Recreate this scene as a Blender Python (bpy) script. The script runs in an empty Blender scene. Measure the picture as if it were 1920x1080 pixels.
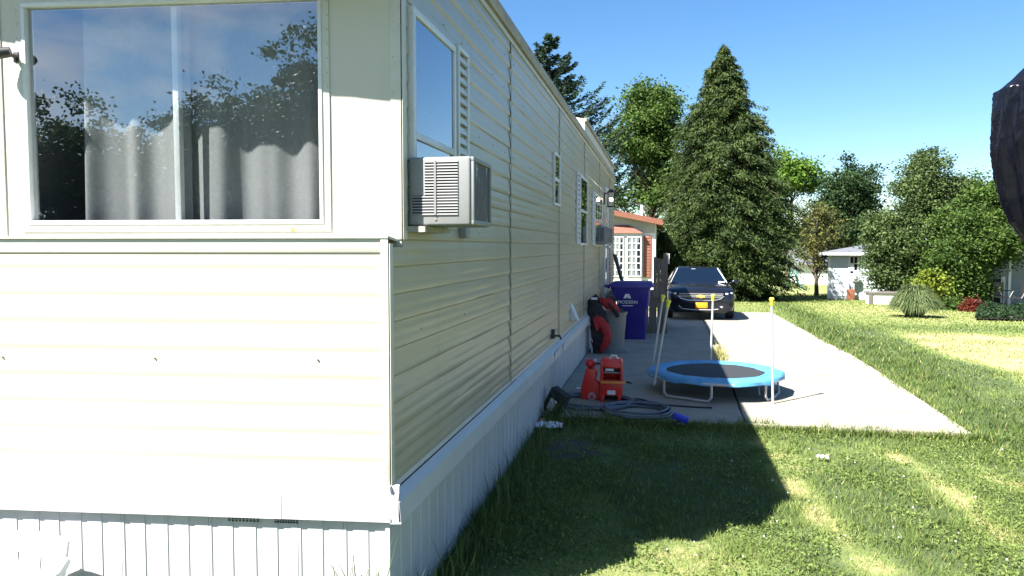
import bpy, bmesh, math, random
import numpy as np
from mathutils import Vector, Matrix
R = math.radians
random.seed(7); rng = np.random.default_rng(7)
scene = bpy.context.scene
C = scene.collection

# ------------------------------------------------------------------ camera
FPX, CX, CY = 1400.0, 960.0, 540.0
PSI, PIT, CAMH = math.atan(280/1400), math.atan(77/1400), 1.8
cd = bpy.data.cameras.new('camera'); cam = bpy.data.objects.new('camera', cd); C.objects.link(cam)
cam.location = (0, 0, CAMH); cam.rotation_euler = (R(90)-PIT, 0, PSI)
cd.sensor_width = 36; cd.lens = FPX/1920*36; cd.clip_end = 2000; cd.clip_start = 0.05
scene.camera = cam

# ------------------------------------------------------------------ light
SUN_EL = R(49.5); SUN_TO = Vector((-0.69, -0.724, 0)).normalized()
sun_dir = Vector((SUN_TO.x*math.cos(SUN_EL), SUN_TO.y*math.cos(SUN_EL), math.sin(SUN_EL)))
world = bpy.data.worlds.new('World'); scene.world = world; world.use_nodes = True
wt = world.node_tree; wt.nodes.clear()
wo = wt.nodes.new('ShaderNodeOutputWorld'); bg = wt.nodes.new('ShaderNodeBackground')
sky = wt.nodes.new('ShaderNodeTexSky'); sky.sky_type = 'NISHITA'; sky.sun_disc = False
sky.sun_elevation = SUN_EL; sky.sun_rotation = math.atan2(SUN_TO.x, SUN_TO.y)
sky.altitude = 0; sky.air_density = 1.0; sky.dust_density = 0.3; sky.ozone_density = 4.0
bg.inputs['Strength'].default_value = 0.05
# a few wisps of cloud low in the sky behind the photographer (the big pane mirrors them)
tc = wt.nodes.new('ShaderNodeTexCoord')
mp = wt.nodes.new('ShaderNodeMapping'); mp.inputs['Scale'].default_value = (3.0, 3.0, 8.0)
nz = wt.nodes.new('ShaderNodeTexNoise'); nz.inputs['Scale'].default_value = 1.3; nz.inputs['Detail'].default_value = 6
cr = wt.nodes.new('ShaderNodeValToRGB'); cr.color_ramp.elements[0].position = 0.47; cr.color_ramp.elements[1].position = 0.66
dt = wt.nodes.new('ShaderNodeVectorMath'); dt.operation = 'DOT_PRODUCT'; dt.inputs[1].default_value = (-0.40, -0.90, 0.15)
mr = wt.nodes.new('ShaderNodeMapRange'); mr.inputs[1].default_value = 0.15; mr.inputs[2].default_value = 0.75
mm = wt.nodes.new('ShaderNodeMath'); mm.operation = 'MULTIPLY'
m2 = wt.nodes.new('ShaderNodeMath'); m2.operation = 'MULTIPLY'; m2.inputs[1].default_value = 0.75
mx = wt.nodes.new('ShaderNodeMixRGB'); mx.inputs[2].default_value = (8.5, 8.8, 9.2, 1)
L = wt.links.new
L(tc.outputs['Generated'], mp.inputs[0]); L(mp.outputs[0], nz.inputs['Vector']); L(nz.outputs['Fac'], cr.inputs[0])
L(tc.outputs['Generated'], dt.inputs[0]); L(dt.outputs['Value'], mr.inputs[0])
L(cr.outputs[0], mm.inputs[0]); L(mr.outputs[0], mm.inputs[1]); L(mm.outputs[0], m2.inputs[0])
L(m2.outputs[0], mx.inputs[0]); hs_ = wt.nodes.new('ShaderNodeHueSaturation'); hs_.inputs['Saturation'].default_value = 1.20; L(sky.outputs[0], hs_.inputs['Color']); L(hs_.outputs[0], mx.inputs[1]); L(mx.outputs[0], bg.inputs[0]); L(bg.outputs[0], wo.inputs[0])
sd = bpy.data.lights.new('sun', 'SUN'); sd.energy = 5.0; sd.angle = R(0.53); sd.color = (1.0, 0.955, 0.88)
so = bpy.data.objects.new('sun', sd); C.objects.link(so); so.location = (-20, -20, 30)
so.rotation_euler = (-sun_dir).to_track_quat('-Z', 'Y').to_euler()
vs = scene.view_settings; vs.view_transform = 'Standard'; vs.look = 'None'; vs.gamma = 1; vs.exposure = 2.05
vs.use_curve_mapping = False

# ------------------------------------------------------------------ pixel helpers (directions only)
FW = Vector((-math.sin(PSI)*math.cos(PIT), math.cos(PSI)*math.cos(PIT), -math.sin(PIT)))
RT = Vector((math.cos(PSI), math.sin(PSI), 0)); UP = RT.cross(FW)
CAM = Vector((0, 0, CAMH))
def ray(u, v): return FW*FPX + RT*(u-CX) + UP*(CY-v)
def gz(x, y):
    if y < 12: return 0.0
    s = min(y, 46)-12
    return -0.0275*s*min(1, s/3+0.3) if s < 2.1 else -0.0275*s
def G(u, v, z=0.0, sub=True):
    d = ray(u, v); zz = z
    for _ in range(8):
        t = (zz-CAMH)/d.z; p = CAM+d*t
        if not sub: break
        zz = z+gz(p.x, p.y)
    return p
def PY(u, v, Y): d = ray(u, v); return CAM+d*(Y/d.y)
XW = -1.2
def WP(u, v, X=XW): d = ray(u, v); p = CAM+d*(X/d.x); return p.y, p.z

# ------------------------------------------------------------------ materials
MATS = {}
def mat(name, col, rough=0.6, col2=None, scale=8.0, amt=0.5, bump=0.0, bscale=60.0, metal=0.0, spec=0.5,
        stretch=(1, 1, 1), detail=5, coat=0.0, lo=0.35, hi=0.65):
    if name in MATS: return MATS[name]
    m = bpy.data.materials.new(name); m.use_nodes = True; nt = m.node_tree
    b = nt.nodes['Principled BSDF']
    b.inputs['Roughness'].default_value = rough; b.inputs['Metallic'].default_value = metal
    b.inputs['Specular IOR Level'].default_value = spec; b.inputs['Coat Weight'].default_value = coat
    b.inputs['Base Color'].default_value = (*col, 1)
    g = nt.nodes.new('ShaderNodeNewGeometry'); mpn = nt.nodes.new('ShaderNodeMapping')
    mpn.inputs['Scale'].default_value = stretch; nt.links.new(g.outputs['Position'], mpn.inputs[0])
    if col2 is not None:
        n = nt.nodes.new('ShaderNodeTexNoise'); n.inputs['Scale'].default_value = scale; n.inputs['Detail'].default_value = detail
        n.inputs['Roughness'].default_value = 0.65
        nt.links.new(mpn.outputs[0], n.inputs['Vector'])
        r = nt.nodes.new('ShaderNodeMapRange'); r.inputs[1].default_value = lo; r.inputs[2].default_value = hi; r.inputs[4].default_value = amt
        nt.links.new(n.outputs['Fac'], r.inputs[0])
        x = nt.nodes.new('ShaderNodeMixRGB'); x.inputs[1].default_value = (*col, 1); x.inputs[2].default_value = (*col2, 1)
        nt.links.new(r.outputs[0], x.inputs[0]); nt.links.new(x.outputs[0], b.inputs['Base Color'])
    if bump > 0:
        n2 = nt.nodes.new('ShaderNodeTexNoise'); n2.inputs['Scale'].default_value = bscale; n2.inputs['Detail'].default_value = 4
        nt.links.new(mpn.outputs[0], n2.inputs['Vector'])
        bp = nt.nodes.new('ShaderNodeBump'); bp.inputs['Strength'].default_value = bump; bp.inputs['Distance'].default_value = 0.01
        nt.links.new(n2.outputs['Fac'], bp.inputs['Height']); nt.links.new(bp.outputs[0], b.inputs['Normal'])
    MATS[name] = m; return m

def glass(name, base=0.2, tint=(0.93, 0.96, 0.95), rough=0.0):
    m = bpy.data.materials.new(name); m.use_nodes = True; nt = m.node_tree; nt.nodes.clear()
    o = nt.nodes.new('ShaderNodeOutputMaterial'); t = nt.nodes.new('ShaderNodeBsdfTransparent'); gl = nt.nodes.new('ShaderNodeBsdfGlossy')
    t.inputs[0].default_value = (*tint, 1); gl.inputs['Roughness'].default_value = rough; gl.inputs['Color'].default_value = (0.95, 0.97, 1, 1)
    f = nt.nodes.new('ShaderNodeLayerWeight'); f.inputs[0].default_value = 0.5
    pw = nt.nodes.new('ShaderNodeMath'); pw.operation = 'POWER'; pw.inputs[1].default_value = 3.5
    a = nt.nodes.new('ShaderNodeMath'); a.operation = 'MULTIPLY_ADD'; a.inputs[1].default_value = 0.9-base; a.inputs[2].default_value = base; a.use_clamp = True
    x = nt.nodes.new('ShaderNodeMixShader')
    nt.links.new(f.outputs['Facing'], pw.inputs[0]); nt.links.new(pw.outputs[0], a.inputs[0]); nt.links.new(a.outputs[0], x.inputs[0])
    nt.links.new(t.outputs[0], x.inputs[1]); nt.links.new(gl.outputs[0], x.inputs[2]); nt.links.new(x.outputs[0], o.inputs[0])
    MATS[name] = m; return m

def foliage(name, dark, light, trans=0.3, rough=0.55, third=None):
    """leaf colour runs along a per-leaf attribute 'tint' (the leaf's own colour)"""
    m = bpy.data.materials.new(name); m.use_nodes = True; nt = m.node_tree
    b = nt.nodes['Principled BSDF']; o = nt.nodes['Material Output']
    b.inputs['Roughness'].default_value = rough; b.inputs['Specular IOR Level'].default_value = 0.14
    a = nt.nodes.new('ShaderNodeAttribute'); a.attribute_name = 'tint'
    r = nt.nodes.new('ShaderNodeValToRGB'); r.color_ramp.elements[0].color = (*dark, 1); r.color_ramp.elements[1].color = (*light, 1)
    if third: e = r.color_ramp.elements.new(0.55); e.color = (*light, 1); r.color_ramp.elements[2].color = (*third, 1)
    nt.links.new(a.outputs['Fac'], r.inputs[0]); nt.links.new(r.outputs[0], b.inputs['Base Color'])
    t = nt.nodes.new('ShaderNodeBsdfTranslucent'); nt.links.new(r.outputs[0], t.inputs[0])
    x = nt.nodes.new('ShaderNodeMixShader'); x.inputs[0].default_value = trans
    nt.links.new(b.outputs[0], x.inputs[1]); nt.links.new(t.outputs[0], x.inputs[2]); nt.links.new(x.outputs[0], o.inputs[0])
    MATS[name] = m; return m

# siding paint: cream enamel toned darker for the shaded long side, chalky, with rain streaks and rust-brown dirt near the bottom rail
def siding_mat():
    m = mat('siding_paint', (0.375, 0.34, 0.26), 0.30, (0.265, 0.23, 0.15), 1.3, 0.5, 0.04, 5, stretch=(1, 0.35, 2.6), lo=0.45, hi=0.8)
    nt = m.node_tree; b = nt.nodes['Principled BSDF']
    src = b.inputs['Base Color'].links[0].from_socket
    g = nt.nodes.new('ShaderNodeNewGeometry'); mpn = nt.nodes.new('ShaderNodeMapping'); mpn.inputs['Scale'].default_value = (5, 5, 0.5)
    n = nt.nodes.new('ShaderNodeTexNoise'); n.inputs['Scale'].default_value = 1.6; n.inputs['Detail'].default_value = 6
    r = nt.nodes.new('ShaderNodeMapRange'); r.inputs[1].default_value = 0.55; r.inputs[2].default_value = 0.85; r.inputs[4].default_value = 0.28
    x = nt.nodes.new('ShaderNodeMixRGB'); x.inputs[2].default_value = (0.20, 0.17, 0.12, 1)
    nt.links.new(g.outputs['Position'], mpn.inputs[0]); nt.links.new(mpn.outputs[0], n.inputs['Vector']); nt.links.new(n.outputs['Fac'], r.inputs[0])
    nt.links.new(r.outputs[0], x.inputs[0]); nt.links.new(src, x.inputs[1]); nt.links.new(x.outputs[0], b.inputs['Base Color'])
    return m
siding = siding_mat()
mat('front_siding_sunlit', (0.47, 0.445, 0.365), 0.36, (0.40, 0.37, 0.275), 1.3, 0.5, 0.03, 5, stretch=(0.5, 0.5, 2.6), lo=0.45, hi=0.8)  # same cream enamel, lightened in colour for the sunlit front
mat('panel_white', (0.50, 0.485, 0.43), 0.45, (0.44, 0.42, 0.34), 3, 0.5, 0.05, 14, stretch=(1, 1, 0.5))
mat('trim_white', (0.50, 0.49, 0.44), 0.45, (0.36, 0.34, 0.27), 9, 0.6, 0.05, 30, lo=0.45, hi=0.8)
mat('skirt_white', (0.47, 0.475, 0.49), 0.42, (0.38, 0.38, 0.375), 4, 0.6, 0.05, 20, stretch=(1, 1, 0.3))
mat('white_alu', (0.60, 0.615, 0.63), 0.35, (0.50, 0.51, 0.50), 12, 0.5)
mat('grey_alu', (0.42, 0.44, 0.46), 0.4, (0.33, 0.34, 0.35), 20, 0.5)
mat('seam_grey', (0.34, 0.33, 0.29), 0.7, (0.18, 0.17, 0.14), 30, 0.8)
mat('roof_edge', (0.34, 0.30, 0.22), 0.6, (0.20, 0.17, 0.12), 10, 0.8, stretch=(1, 0.3, 1))
mat('roof_metal', (0.62, 0.62, 0.60), 0.5, (0.50, 0.50, 0.48), 3, 0.5)
mat('screw', (0.22, 0.19, 0.15), 0.5)
mat('rust', (0.36, 0.16, 0.05), 0.8, (0.55, 0.30, 0.08), 60, 0.8)
mat('interior', (0.22, 0.22, 0.225), 0.9)
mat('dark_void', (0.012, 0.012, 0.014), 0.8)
mat('curtain', (0.24, 0.245, 0.25), 0.95, (0.20, 0.205, 0.21), 40, 0.6, 0.15, 300)
mat('blind_white', (0.68, 0.68, 0.66), 0.8)
mat('black_plastic', (0.018, 0.018, 0.02), 0.45, (0.03, 0.03, 0.032), 30, 0.5)
mat('ac_white', (0.215, 0.22, 0.225), 0.5, (0.165, 0.165, 0.16), 7, 0.5)
mat('chrome', (0.72, 0.72, 0.74), 0.15, metal=1.0)
mat('galv', (0.42, 0.43, 0.44), 0.4, (0.32, 0.33, 0.34), 40, 0.6, metal=0.15)
mat('concrete', (0.295, 0.265, 0.215), 0.9, (0.20, 0.185, 0.16), 2.2, 0.8, 0.25, 90)
mat('grey_wood', (0.13, 0.118, 0.108), 0.9, (0.075, 0.068, 0.064), 6, 0.8, 0.3, 50, stretch=(6, 6, 0.8))
mat('bark', (0.10, 0.08, 0.06), 0.95, (0.05, 0.04, 0.03), 8, 0.8, 0.6, 30, stretch=(3, 3, 0.6))
mat('bin_blue', (0.020, 0.014, 0.19), 0.42, (0.036, 0.028, 0.20), 5, 0.6, 0.04, 120)
mat('can_grey', (0.13, 0.14, 0.14), 0.6, (0.10, 0.105, 0.105), 8, 0.6)
mat('cloth_red', (0.42, 0.022, 0.026), 0.75, (0.30, 0.014, 0.02), 20, 0.6, 0.2, 90)
mat('cloth_black', (0.014, 0.014, 0.016), 0.85, (0.03, 0.028, 0.03), 30, 0.6, 0.2, 90)
mat('toy_red', (0.62, 0.028, 0.022), 0.35, (0.50, 0.022, 0.018), 9, 0.5)
mat('toy_orange', (0.72, 0.20, 0.05), 0.4)
mat('toy_grey', (0.30, 0.30, 0.31), 0.5)
mat('sticker_white', (0.72, 0.72, 0.72), 0.5, (0.42, 0.42, 0.45), 60, 0.7)
mat('hose', (0.115, 0.13, 0.165), 0.5, (0.07, 0.08, 0.11), 25, 0.6)
mat('nozzle_blue', (0.012, 0.035, 0.42), 0.4)
mat('pad_blue', (0.095, 0.31, 0.52), 0.5, (0.045, 0.19, 0.38), 6, 0.7, 0.5, 16)
mat('mat_black', (0.020, 0.022, 0.026), 0.75, (0.030, 0.032, 0.036), 60, 0.6, 0.1, 300)
mat('cap_yellow', (0.72, 0.70, 0.05), 0.45)
mat('car_paint', (0.006, 0.007, 0.013), 0.2, (0.008, 0.009, 0.015), 20, 0.5, coat=0.35, spec=0.3)
mat('car_trim', (0.012, 0.012, 0.013), 0.5)
mat('car_glass', (0.004, 0.009, 0.020), 0.06, spec=0.12)
mat('tyre', (0.016, 0.016, 0.017), 0.8, (0.028, 0.027, 0.026), 20, 0.5)
mat('plate', (0.80, 0.33, 0.012), 0.5, (0.62, 0.20, 0.012), 28, 0.8)
mat('gold', (0.78, 0.56, 0.18), 0.3, metal=0.6)
mat('lamp_clear', (0.7, 0.75, 0.8), 0.1)
mat('house_white', (0.72, 0.70, 0.66), 0.6, (0.62, 0.60, 0.56), 3, 0.5)
mat('house_cream', (0.40, 0.385, 0.32), 0.6, (0.34, 0.32, 0.27), 3, 0.5)
mat('house_blue', (0.42, 0.475, 0.53), 0.6, (0.37, 0.42, 0.475), 2, 0.5)
mat('house_bluegrey', (0.22, 0.26, 0.31), 0.6, (0.18, 0.21, 0.26), 2, 0.5)
mat('shutter_red', (0.27, 0.10, 0.065), 0.6, (0.22, 0.08, 0.05), 9, 0.6)
mat('roof_red', (0.20, 0.078, 0.055), 0.85, (0.14, 0.055, 0.04), 9, 0.8, 0.4, 40)
mat('roof_grey', (0.13, 0.14, 0.165), 0.9, (0.08, 0.085, 0.10), 8, 0.8, 0.4, 40)
mat('brown_box', (0.20, 0.075, 0.04), 0.7, (0.14, 0.05, 0.028), 9, 0.7)
mat('teal', (0.10, 0.28, 0.24), 0.6)
mat('mulch', (0.035, 0.027, 0.022), 0.95, (0.06, 0.045, 0.035), 30, 0.8, 0.6, 60)
mat('stone', (0.48, 0.46, 0.43), 0.85, (0.34, 0.32, 0.30), 10, 0.7, 0.3, 40)
mat('tarp', (0.0035, 0.0042, 0.008), 0.2, (0.007, 0.007, 0.009), 12, 0.6, 0.2, 30, spec=0.2)
mat('resin_white', (0.74, 0.73, 0.70), 0.4, (0.64, 0.63, 0.59), 8, 0.4)
mat('dirt', (0.05, 0.045, 0.04), 0.95, (0.09, 0.08, 0.07), 12, 0.8, 0.5, 50)
mat('clay', (0.30, 0.12, 0.08), 0.8)
glass('pane_front', 0.23, (0.88, 0.91, 0.91)); glass('pane_side', 0.25, (0.6, 0.64, 0.66)); glass('lantern_glass', 0.03)
em = bpy.data.materials.new('bulb'); em.use_nodes = True
em.node_tree.nodes['Principled BSDF'].inputs['Emission Color'].default_value = (1, 0.80, 0.52, 1)
em.node_tree.nodes['Principled BSDF'].inputs['Emission Strength'].default_value = 7; MATS['bulb'] = em
foliage('leaf_mid', (0.020, 0.046, 0.013), (0.125, 0.20, 0.038))
foliage('leaf_dark', (0.014, 0.032, 0.014), (0.055, 0.098, 0.034))
foliage('leaf_light', (0.050, 0.11, 0.016), (0.16, 0.27, 0.04))
foliage('leaf_olive', (0.060, 0.070, 0.020), (0.19, 0.19, 0.06))
foliage('leaf_airy', (0.028, 0.055, 0.018), (0.155, 0.21, 0.075))
foliage('needle', (0.013, 0.030, 0.011), (0.082, 0.115, 0.030), 0.2)
foliage('needle_blue', (0.010, 0.026, 0.018), (0.045, 0.078, 0.044), 0.15)
foliage('leaf_red', (0.06, 0.012, 0.010), (0.20, 0.05, 0.03))
foliage('leaf_yellow', (0.07, 0.11, 0.015), (0.24, 0.28, 0.04))
foliage('grass_clump', (0.05, 0.09, 0.03), (0.24, 0.28, 0.13), 0.3)
foliage('grass_blade', (0.048, 0.088, 0.020), (0.180, 0.240, 0.066), 0.30, third=(0.46, 0.39, 0.19))
foliage('weed', (0.03, 0.07, 0.014), (0.24, 0.27, 0.10), 0.3)

# ------------------------------------------------------------------ mesh helpers
class MB:
    def __init__(s): s.v = []; s.f = []
    def add(s, vs, fs):
        o = len(s.v); s.v += [tuple(p) for p in vs]; s.f += [tuple(i+o for i in f) for f in fs]; return s
    def box(s, x0, x1, y0, y1, z0, z1, M=None):
        p = [Vector(q) for q in ((x0,y0,z0),(x1,y0,z0),(x1,y1,z0),(x0,y1,z0),(x0,y0,z1),(x1,y0,z1),(x1,y1,z1),(x0,y1,z1))]
        if M is not None: p = [M @ q for q in p]
        return s.add(p, [(3,2,1,0),(4,5,6,7),(0,1,5,4),(1,2,6,5),(2,3,7,6),(3,0,4,7)])
    def hexa(s, b, t):
        return s.add(list(b)+list(t), [(3,2,1,0),(4,5,6,7),(0,1,5,4),(1,2,6,5),(2,3,7,6),(3,0,4,7)])
    def prism(s, poly, vec):
        n = len(poly); vec = Vector(vec); a = [Vector(p) for p in poly]; b = [p+vec for p in a]
        return s.add(a+b, [tuple(range(n))[::-1], tuple(range(n, 2*n))]+[(i, (i+1) % n, n+(i+1) % n, n+i) for i in range(n)])
    def tube(s, path, rad, n=8, cap=True):
        P = [Vector(p) for p in path]; m = len(P); rs = rad if isinstance(rad, (list, tuple)) else [rad]*m
        vs = []; ref = None
        for i in range(m):
            d = (P[min(i+1, m-1)]-P[max(i-1, 0)]).normalized()
            if ref is None: ref = d.orthogonal().normalized()
            ref = (ref-d*ref.dot(d))
            ref = ref.normalized() if ref.length > 1e-5 else d.orthogonal().normalized()
            q = d.cross(ref)
            for k in range(n):
                a = 2*math.pi*k/n; vs.append(P[i]+(ref*math.cos(a)+q*math.sin(a))*rs[i])
        fs = [(i*n+k, i*n+(k+1) % n, (i+1)*n+(k+1) % n, (i+1)*n+k) for i in range(m-1) for k in range(n)]
        if cap: fs += [tuple(range(n))[::-1], tuple((m-1)*n+k for k in range(n))]
        return s.add(vs, fs)
    def loft(s, rings, cap=True):
        n = len(rings[0]); m = len(rings); vs = [p for r in rings for p in r]
        fs = [(i*n+k, i*n+(k+1) % n, (i+1)*n+(k+1) % n, (i+1)*n+k) for i in range(m-1) for k in range(n)]
        if cap: fs += [tuple(range(n))[::-1], tuple((m-1)*n+k for k in range(n))]
        return s.add(vs, fs)
    def lathe(s, prof, c, n=16, M=None):
        rings = []
        for r, z in prof:
            ring = [Vector((r*math.cos(2*math.pi*k/n), r*math.sin(2*math.pi*k/n), z)) for k in range(n)]
            if M is not None: ring = [M @ p for p in ring]
            rings.append([Vector(c)+p for p in ring])
        return s.loft(rings)
    def sheet(s, fn, nu, nv):
        vs = [fn(i/nu, j/nv) for j in range(nv+1) for i in range(nu+1)]
        return s.add(vs, [(j*(nu+1)+i, j*(nu+1)+i+1, (j+1)*(nu+1)+i+1, (j+1)*(nu+1)+i) for j in range(nv) for i in range(nu)])
    def ball(s, c, r, n=8, sq=(1, 1, 1)):
        m = max(4, n//2+1); rings = []
        for j in range(m+1):
            a = -math.pi/2+math.pi*j/m; cr_ = max(math.cos(a), 0.02)
            rings.append([Vector(c)+Vector((r*sq[0]*cr_*math.cos(2*math.pi*k/n), r*sq[1]*cr_*math.sin(2*math.pi*k/n), r*sq[2]*math.sin(a))) for k in range(n)])
        return s.loft(rings)
    def build(s, name, m, parent=None, smooth=False, bevel=0.0, seg=2, thick=0.0, recalc=True, angle=35):
        me = bpy.data.meshes.new(name); me.from_pydata(s.v, [], s.f)
        if bevel > 0 or recalc:
            bm = bmesh.new(); bm.from_mesh(me)
            if recalc: bmesh.ops.recalc_face_normals(bm, faces=bm.faces)
            if bevel > 0:
                es = [e for e in bm.edges if len(e.link_faces) == 2 and e.calc_face_angle(0) > R(30)]
                bmesh.ops.bevel(bm, geom=es, offset=bevel, segments=seg, affect='EDGES', profile=0.5, clamp_overlap=True)
            bm.to_mesh(me); bm.free()
        me.materials.append(MATS[m] if isinstance(m, str) else m)
        if smooth or bevel > 0:
            me.shade_smooth()
            me.set_sharp_from_angle(angle=R(angle))
        o = bpy.data.objects.new(name, me); C.objects.link(o)
        if parent: o.parent = parent; o.matrix_parent_inverse = Matrix.Translation(-Vector(parent.location))
        if thick:
            md = o.modifiers.new('solid', 'SOLIDIFY'); md.thickness = thick; md.offset = 0
        return o
def thing(name, label, cat, loc=(0, 0, 0), group=None):
    o = bpy.data.objects.new(name, None); C.objects.link(o); o.location = loc; o.empty_display_size = 0.1
    o['label'] = label; o['category'] = cat
    if group: o['group'] = group
    return o
def tag(o, label=None, cat=None, group=None, kind=None):
    if label: o['label'] = label
    if cat: o['category'] = cat
    if group: o['group'] = group
    if kind: o['kind'] = kind
    return o
def text_mesh(txt, size, M, m, parent, name='lettering', ext=0.002):
    cu = bpy.data.curves.new(name, 'FONT'); cu.body = txt; cu.size = size; cu.align_x = 'CENTER'; cu.extrude = ext; cu.resolution_u = 2
    t = bpy.data.objects.new('tmp', cu); C.objects.link(t); bpy.context.view_layer.update()
    me = bpy.data.meshes.new_from_object(t); bpy.data.objects.remove(t)
    me.transform(M); me.materials.clear(); me.materials.append(MATS[m]); me.name = name
    o = bpy.data.objects.new(name, me); C.objects.link(o)
    if parent: o.parent = parent; o.matrix_parent_inverse = Matrix.Translation(-Vector(parent.location))
    return o
def np_mesh(name, V, F, m, tint=None, parent=None):
    """V (N,3) float, F (M,k) int"""
    me = bpy.data.meshes.new(name); k = F.shape[1]
    me.vertices.add(len(V)); me.vertices.foreach_set('co', V.astype(np.float32).ravel())
    me.loops.add(F.size); me.loops.foreach_set('vertex_index', F.astype(np.int32).ravel())
    me.polygons.add(len(F)); me.polygons.foreach_set('loop_start', np.arange(0, F.size, k, dtype=np.int32))
    me.update(calc_edges=True)
    if tint is not None:
        a = me.attributes.new('tint', 'FLOAT', 'POINT'); a.data.foreach_set('value', tint.astype(np.float32))
    me.materials.append(MATS[m]); o = bpy.data.objects.new(name, me); C.objects.link(o)
    if parent: o.parent = parent; o.matrix_parent_inverse = Matrix.Translation(-Vector(parent.location))
    return o
def unit(a): return a/np.maximum(np.linalg.norm(a, axis=1, keepdims=True), 1e-9)
def leaves(name, P, size, tint, m, parent=None, axis=None, aspect=0.5, jit=0.35, kind=None):
    """one leaf-shaped quad at each point"""
    n = len(P); a = unit(rng.normal(size=(n, 3))) if axis is None else unit(axis+rng.normal(size=(n, 3))*jit)
    b = unit(np.cross(a, rng.normal(size=(n, 3)))); s = (size*(0.65+0.7*rng.random(n)))[:, None]
    V = np.stack([P-a*s*0.5, P+b*s*aspect*0.5-a*s*0.05, P+a*s*0.5, P-b*s*aspect*0.5-a*s*0.05], 1).reshape(-1, 3)
    F = np.arange(4*n).reshape(n, 4)
    o = np_mesh(name, V, F, m, np.repeat(np.clip(tint, 0, 1), 4), parent)
    if kind: o['kind'] = kind
    return o
def vnoise(x, y, s, seed=0):
    """smooth value noise"""
    x = np.asarray(x, float)*s; y = np.asarray(y, float)*s
    xi = np.floor(x).astype(np.int64); yi = np.floor(y).astype(np.int64); fx = x-xi; fy = y-yi
    fx = fx*fx*(3-2*fx); fy = fy*fy*(3-2*fy)
    def h(i, j):
        q = (i*374761393+j*668265263+seed*974634777) & 0x7fffffff
        q = ((q ^ (q >> 13))*1274126177) & 0x7fffffff
        return ((q ^ (q >> 16)) & 0xffff)/65535.0
    return (h(xi, yi)*(1-fx)+h(xi+1, yi)*fx)*(1-fy)+(h(xi, yi+1)*(1-fx)+h(xi+1, yi+1)*fx)*fy

# ================================================================== GROUND
gzv = np.vectorize(gz)
DR_L, DR_M = -1.25, None
dn = G(1000, 812); dR0 = G(1795, 806); dR1 = G(1483, 610); seam0 = G(1397, 800); seam1 = G(1322, 612)
Y_SLAB = G(1500, 811).y
def dist_seg(x, y, a, b):
    ax, ay, bx, by = a[0], a[1], b[0], b[1]; dx, dy = bx-ax, by-ay
    t = np.clip(((x-ax)*dx+(y-ay)*dy)/(dx*dx+dy*dy), 0, 1)
    return np.hypot(x-ax-t*dx, y-ay-t*dy)
tracks = [[(1440, 850), (1500, 930), (1560, 1000), (1640, 1070)], [(1640, 838), (1730, 880), (1810, 945), (1900, 1015)],
          [(1830, 880), (1920, 915)], [(1430, 820), (1480, 880)]]
tracks = [[(G(*p).x, G(*p).y) for p in t] for t in tracks]
drv_edge = ((dR0.x, dR0.y), (dR1.x+0.25, dR1.y))
dryband = [[G(*p) for p in ((1760, 640), (1920, 680))], [G(*p) for p in ((1640, 612), (1920, 625))]]
def dryness(x, y):
    x = np.asarray(x, float); y = np.asarray(y, float)
    n = 0.5*vnoise(x, y, 0.7, 1)+0.3*vnoise(x, y, 2.3, 2)+0.2*vnoise(x, y, 7, 3)
    d = np.clip((n-0.50)*2.6, 0, 1)*0.55
    for t in tracks:
        for a, b in zip(t[:-1], t[1:]):
            w = 0.08+0.12*vnoise(x, y, 3, 5)
            d = np.maximum(d, np.exp(-(dist_seg(x, y, a, b)/w)**2)*(0.15+0.95*vnoise(x, y, 6, 6)))
    # mown pale strip away from the drive, right of the long green verge
    off = (x-drv_edge[0][0])-(y-drv_edge[0][1])*0.06
    far = np.clip((off-0.95-0.7*vnoise(x, y, 0.5, 8))/0.6, 0, 1)*np.clip((y-8.6)/2.0, 0, 1)*np.clip((20.5-y)/3, 0, 1)
    d = np.maximum(d, far*(0.62+0.48*vnoise(x, y, 1.2, 9)))
    far2 = np.clip((y-19.5)/3, 0, 1)
    d = d*(1-far2)+far2*(0.30+0.32*vnoise(x, y, 0.25, 11))
    verge = np.exp(-((off-0.55)/0.60)**2)*(y > Y_SLAB-0.9)
    d = d*(1-0.85*verge)
    front = np.exp(-((y-(Y_SLAB-0.22))/0.22)**2)*(x > -1)*(x < dR0.x+1)
    return np.clip(d*(1-0.6*front), 0, 1)
def lines(segs):
    out = []
    for a, b, st in segs: out += list(np.arange(a, b, st))
    return np.array(out+[segs[-1][1]])
gx = lines([(-400, -60, 40), (-60, -8, 4), (-8, 9, 0.12), (9, 30, 0.6), (30, 80, 5), (80, 400, 40)])
gy = lines([(-300, -20, 40), (-20, 2, 2), (2, 12, 0.12), (12, 30, 0.4), (30, 60, 2), (60, 700, 40)])
XX, YY = np.meshgrid(gx, gy); ZZ = gzv(XX, YY) + 0.012*(vnoise(XX, YY, 1.3, 21)-0.5)*(np.hypot(XX, YY) < 40)
V = np.stack([XX, YY, ZZ], -1).reshape(-1, 3); nx, ny = len(gx), len(gy)
I = (np.arange(ny-1)[:, None]*nx+np.arange(nx-1)[None]).ravel()
F = np.stack([I, I+1, I+nx+1, I+nx], 1)
gm = bpy.data.materials.new('lawn_soil'); gm.use_nodes = True; nt = gm.node_tree; b = nt.nodes['Principled BSDF']; b.inputs['Roughness'].default_value = 0.95
at = nt.nodes.new('ShaderNodeAttribute'); at.attribute_name = 'tint'; ge = nt.nodes.new('ShaderNodeNewGeometry')
n1 = nt.nodes.new('ShaderNodeTexNoise'); n1.inputs['Scale'].default_value = 14; n1.inputs['Detail'].default_value = 8; n1.inputs['Roughness'].default_value = 0.75
nt.links.new(ge.outputs['Position'], n1.inputs['Vector'])
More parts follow.
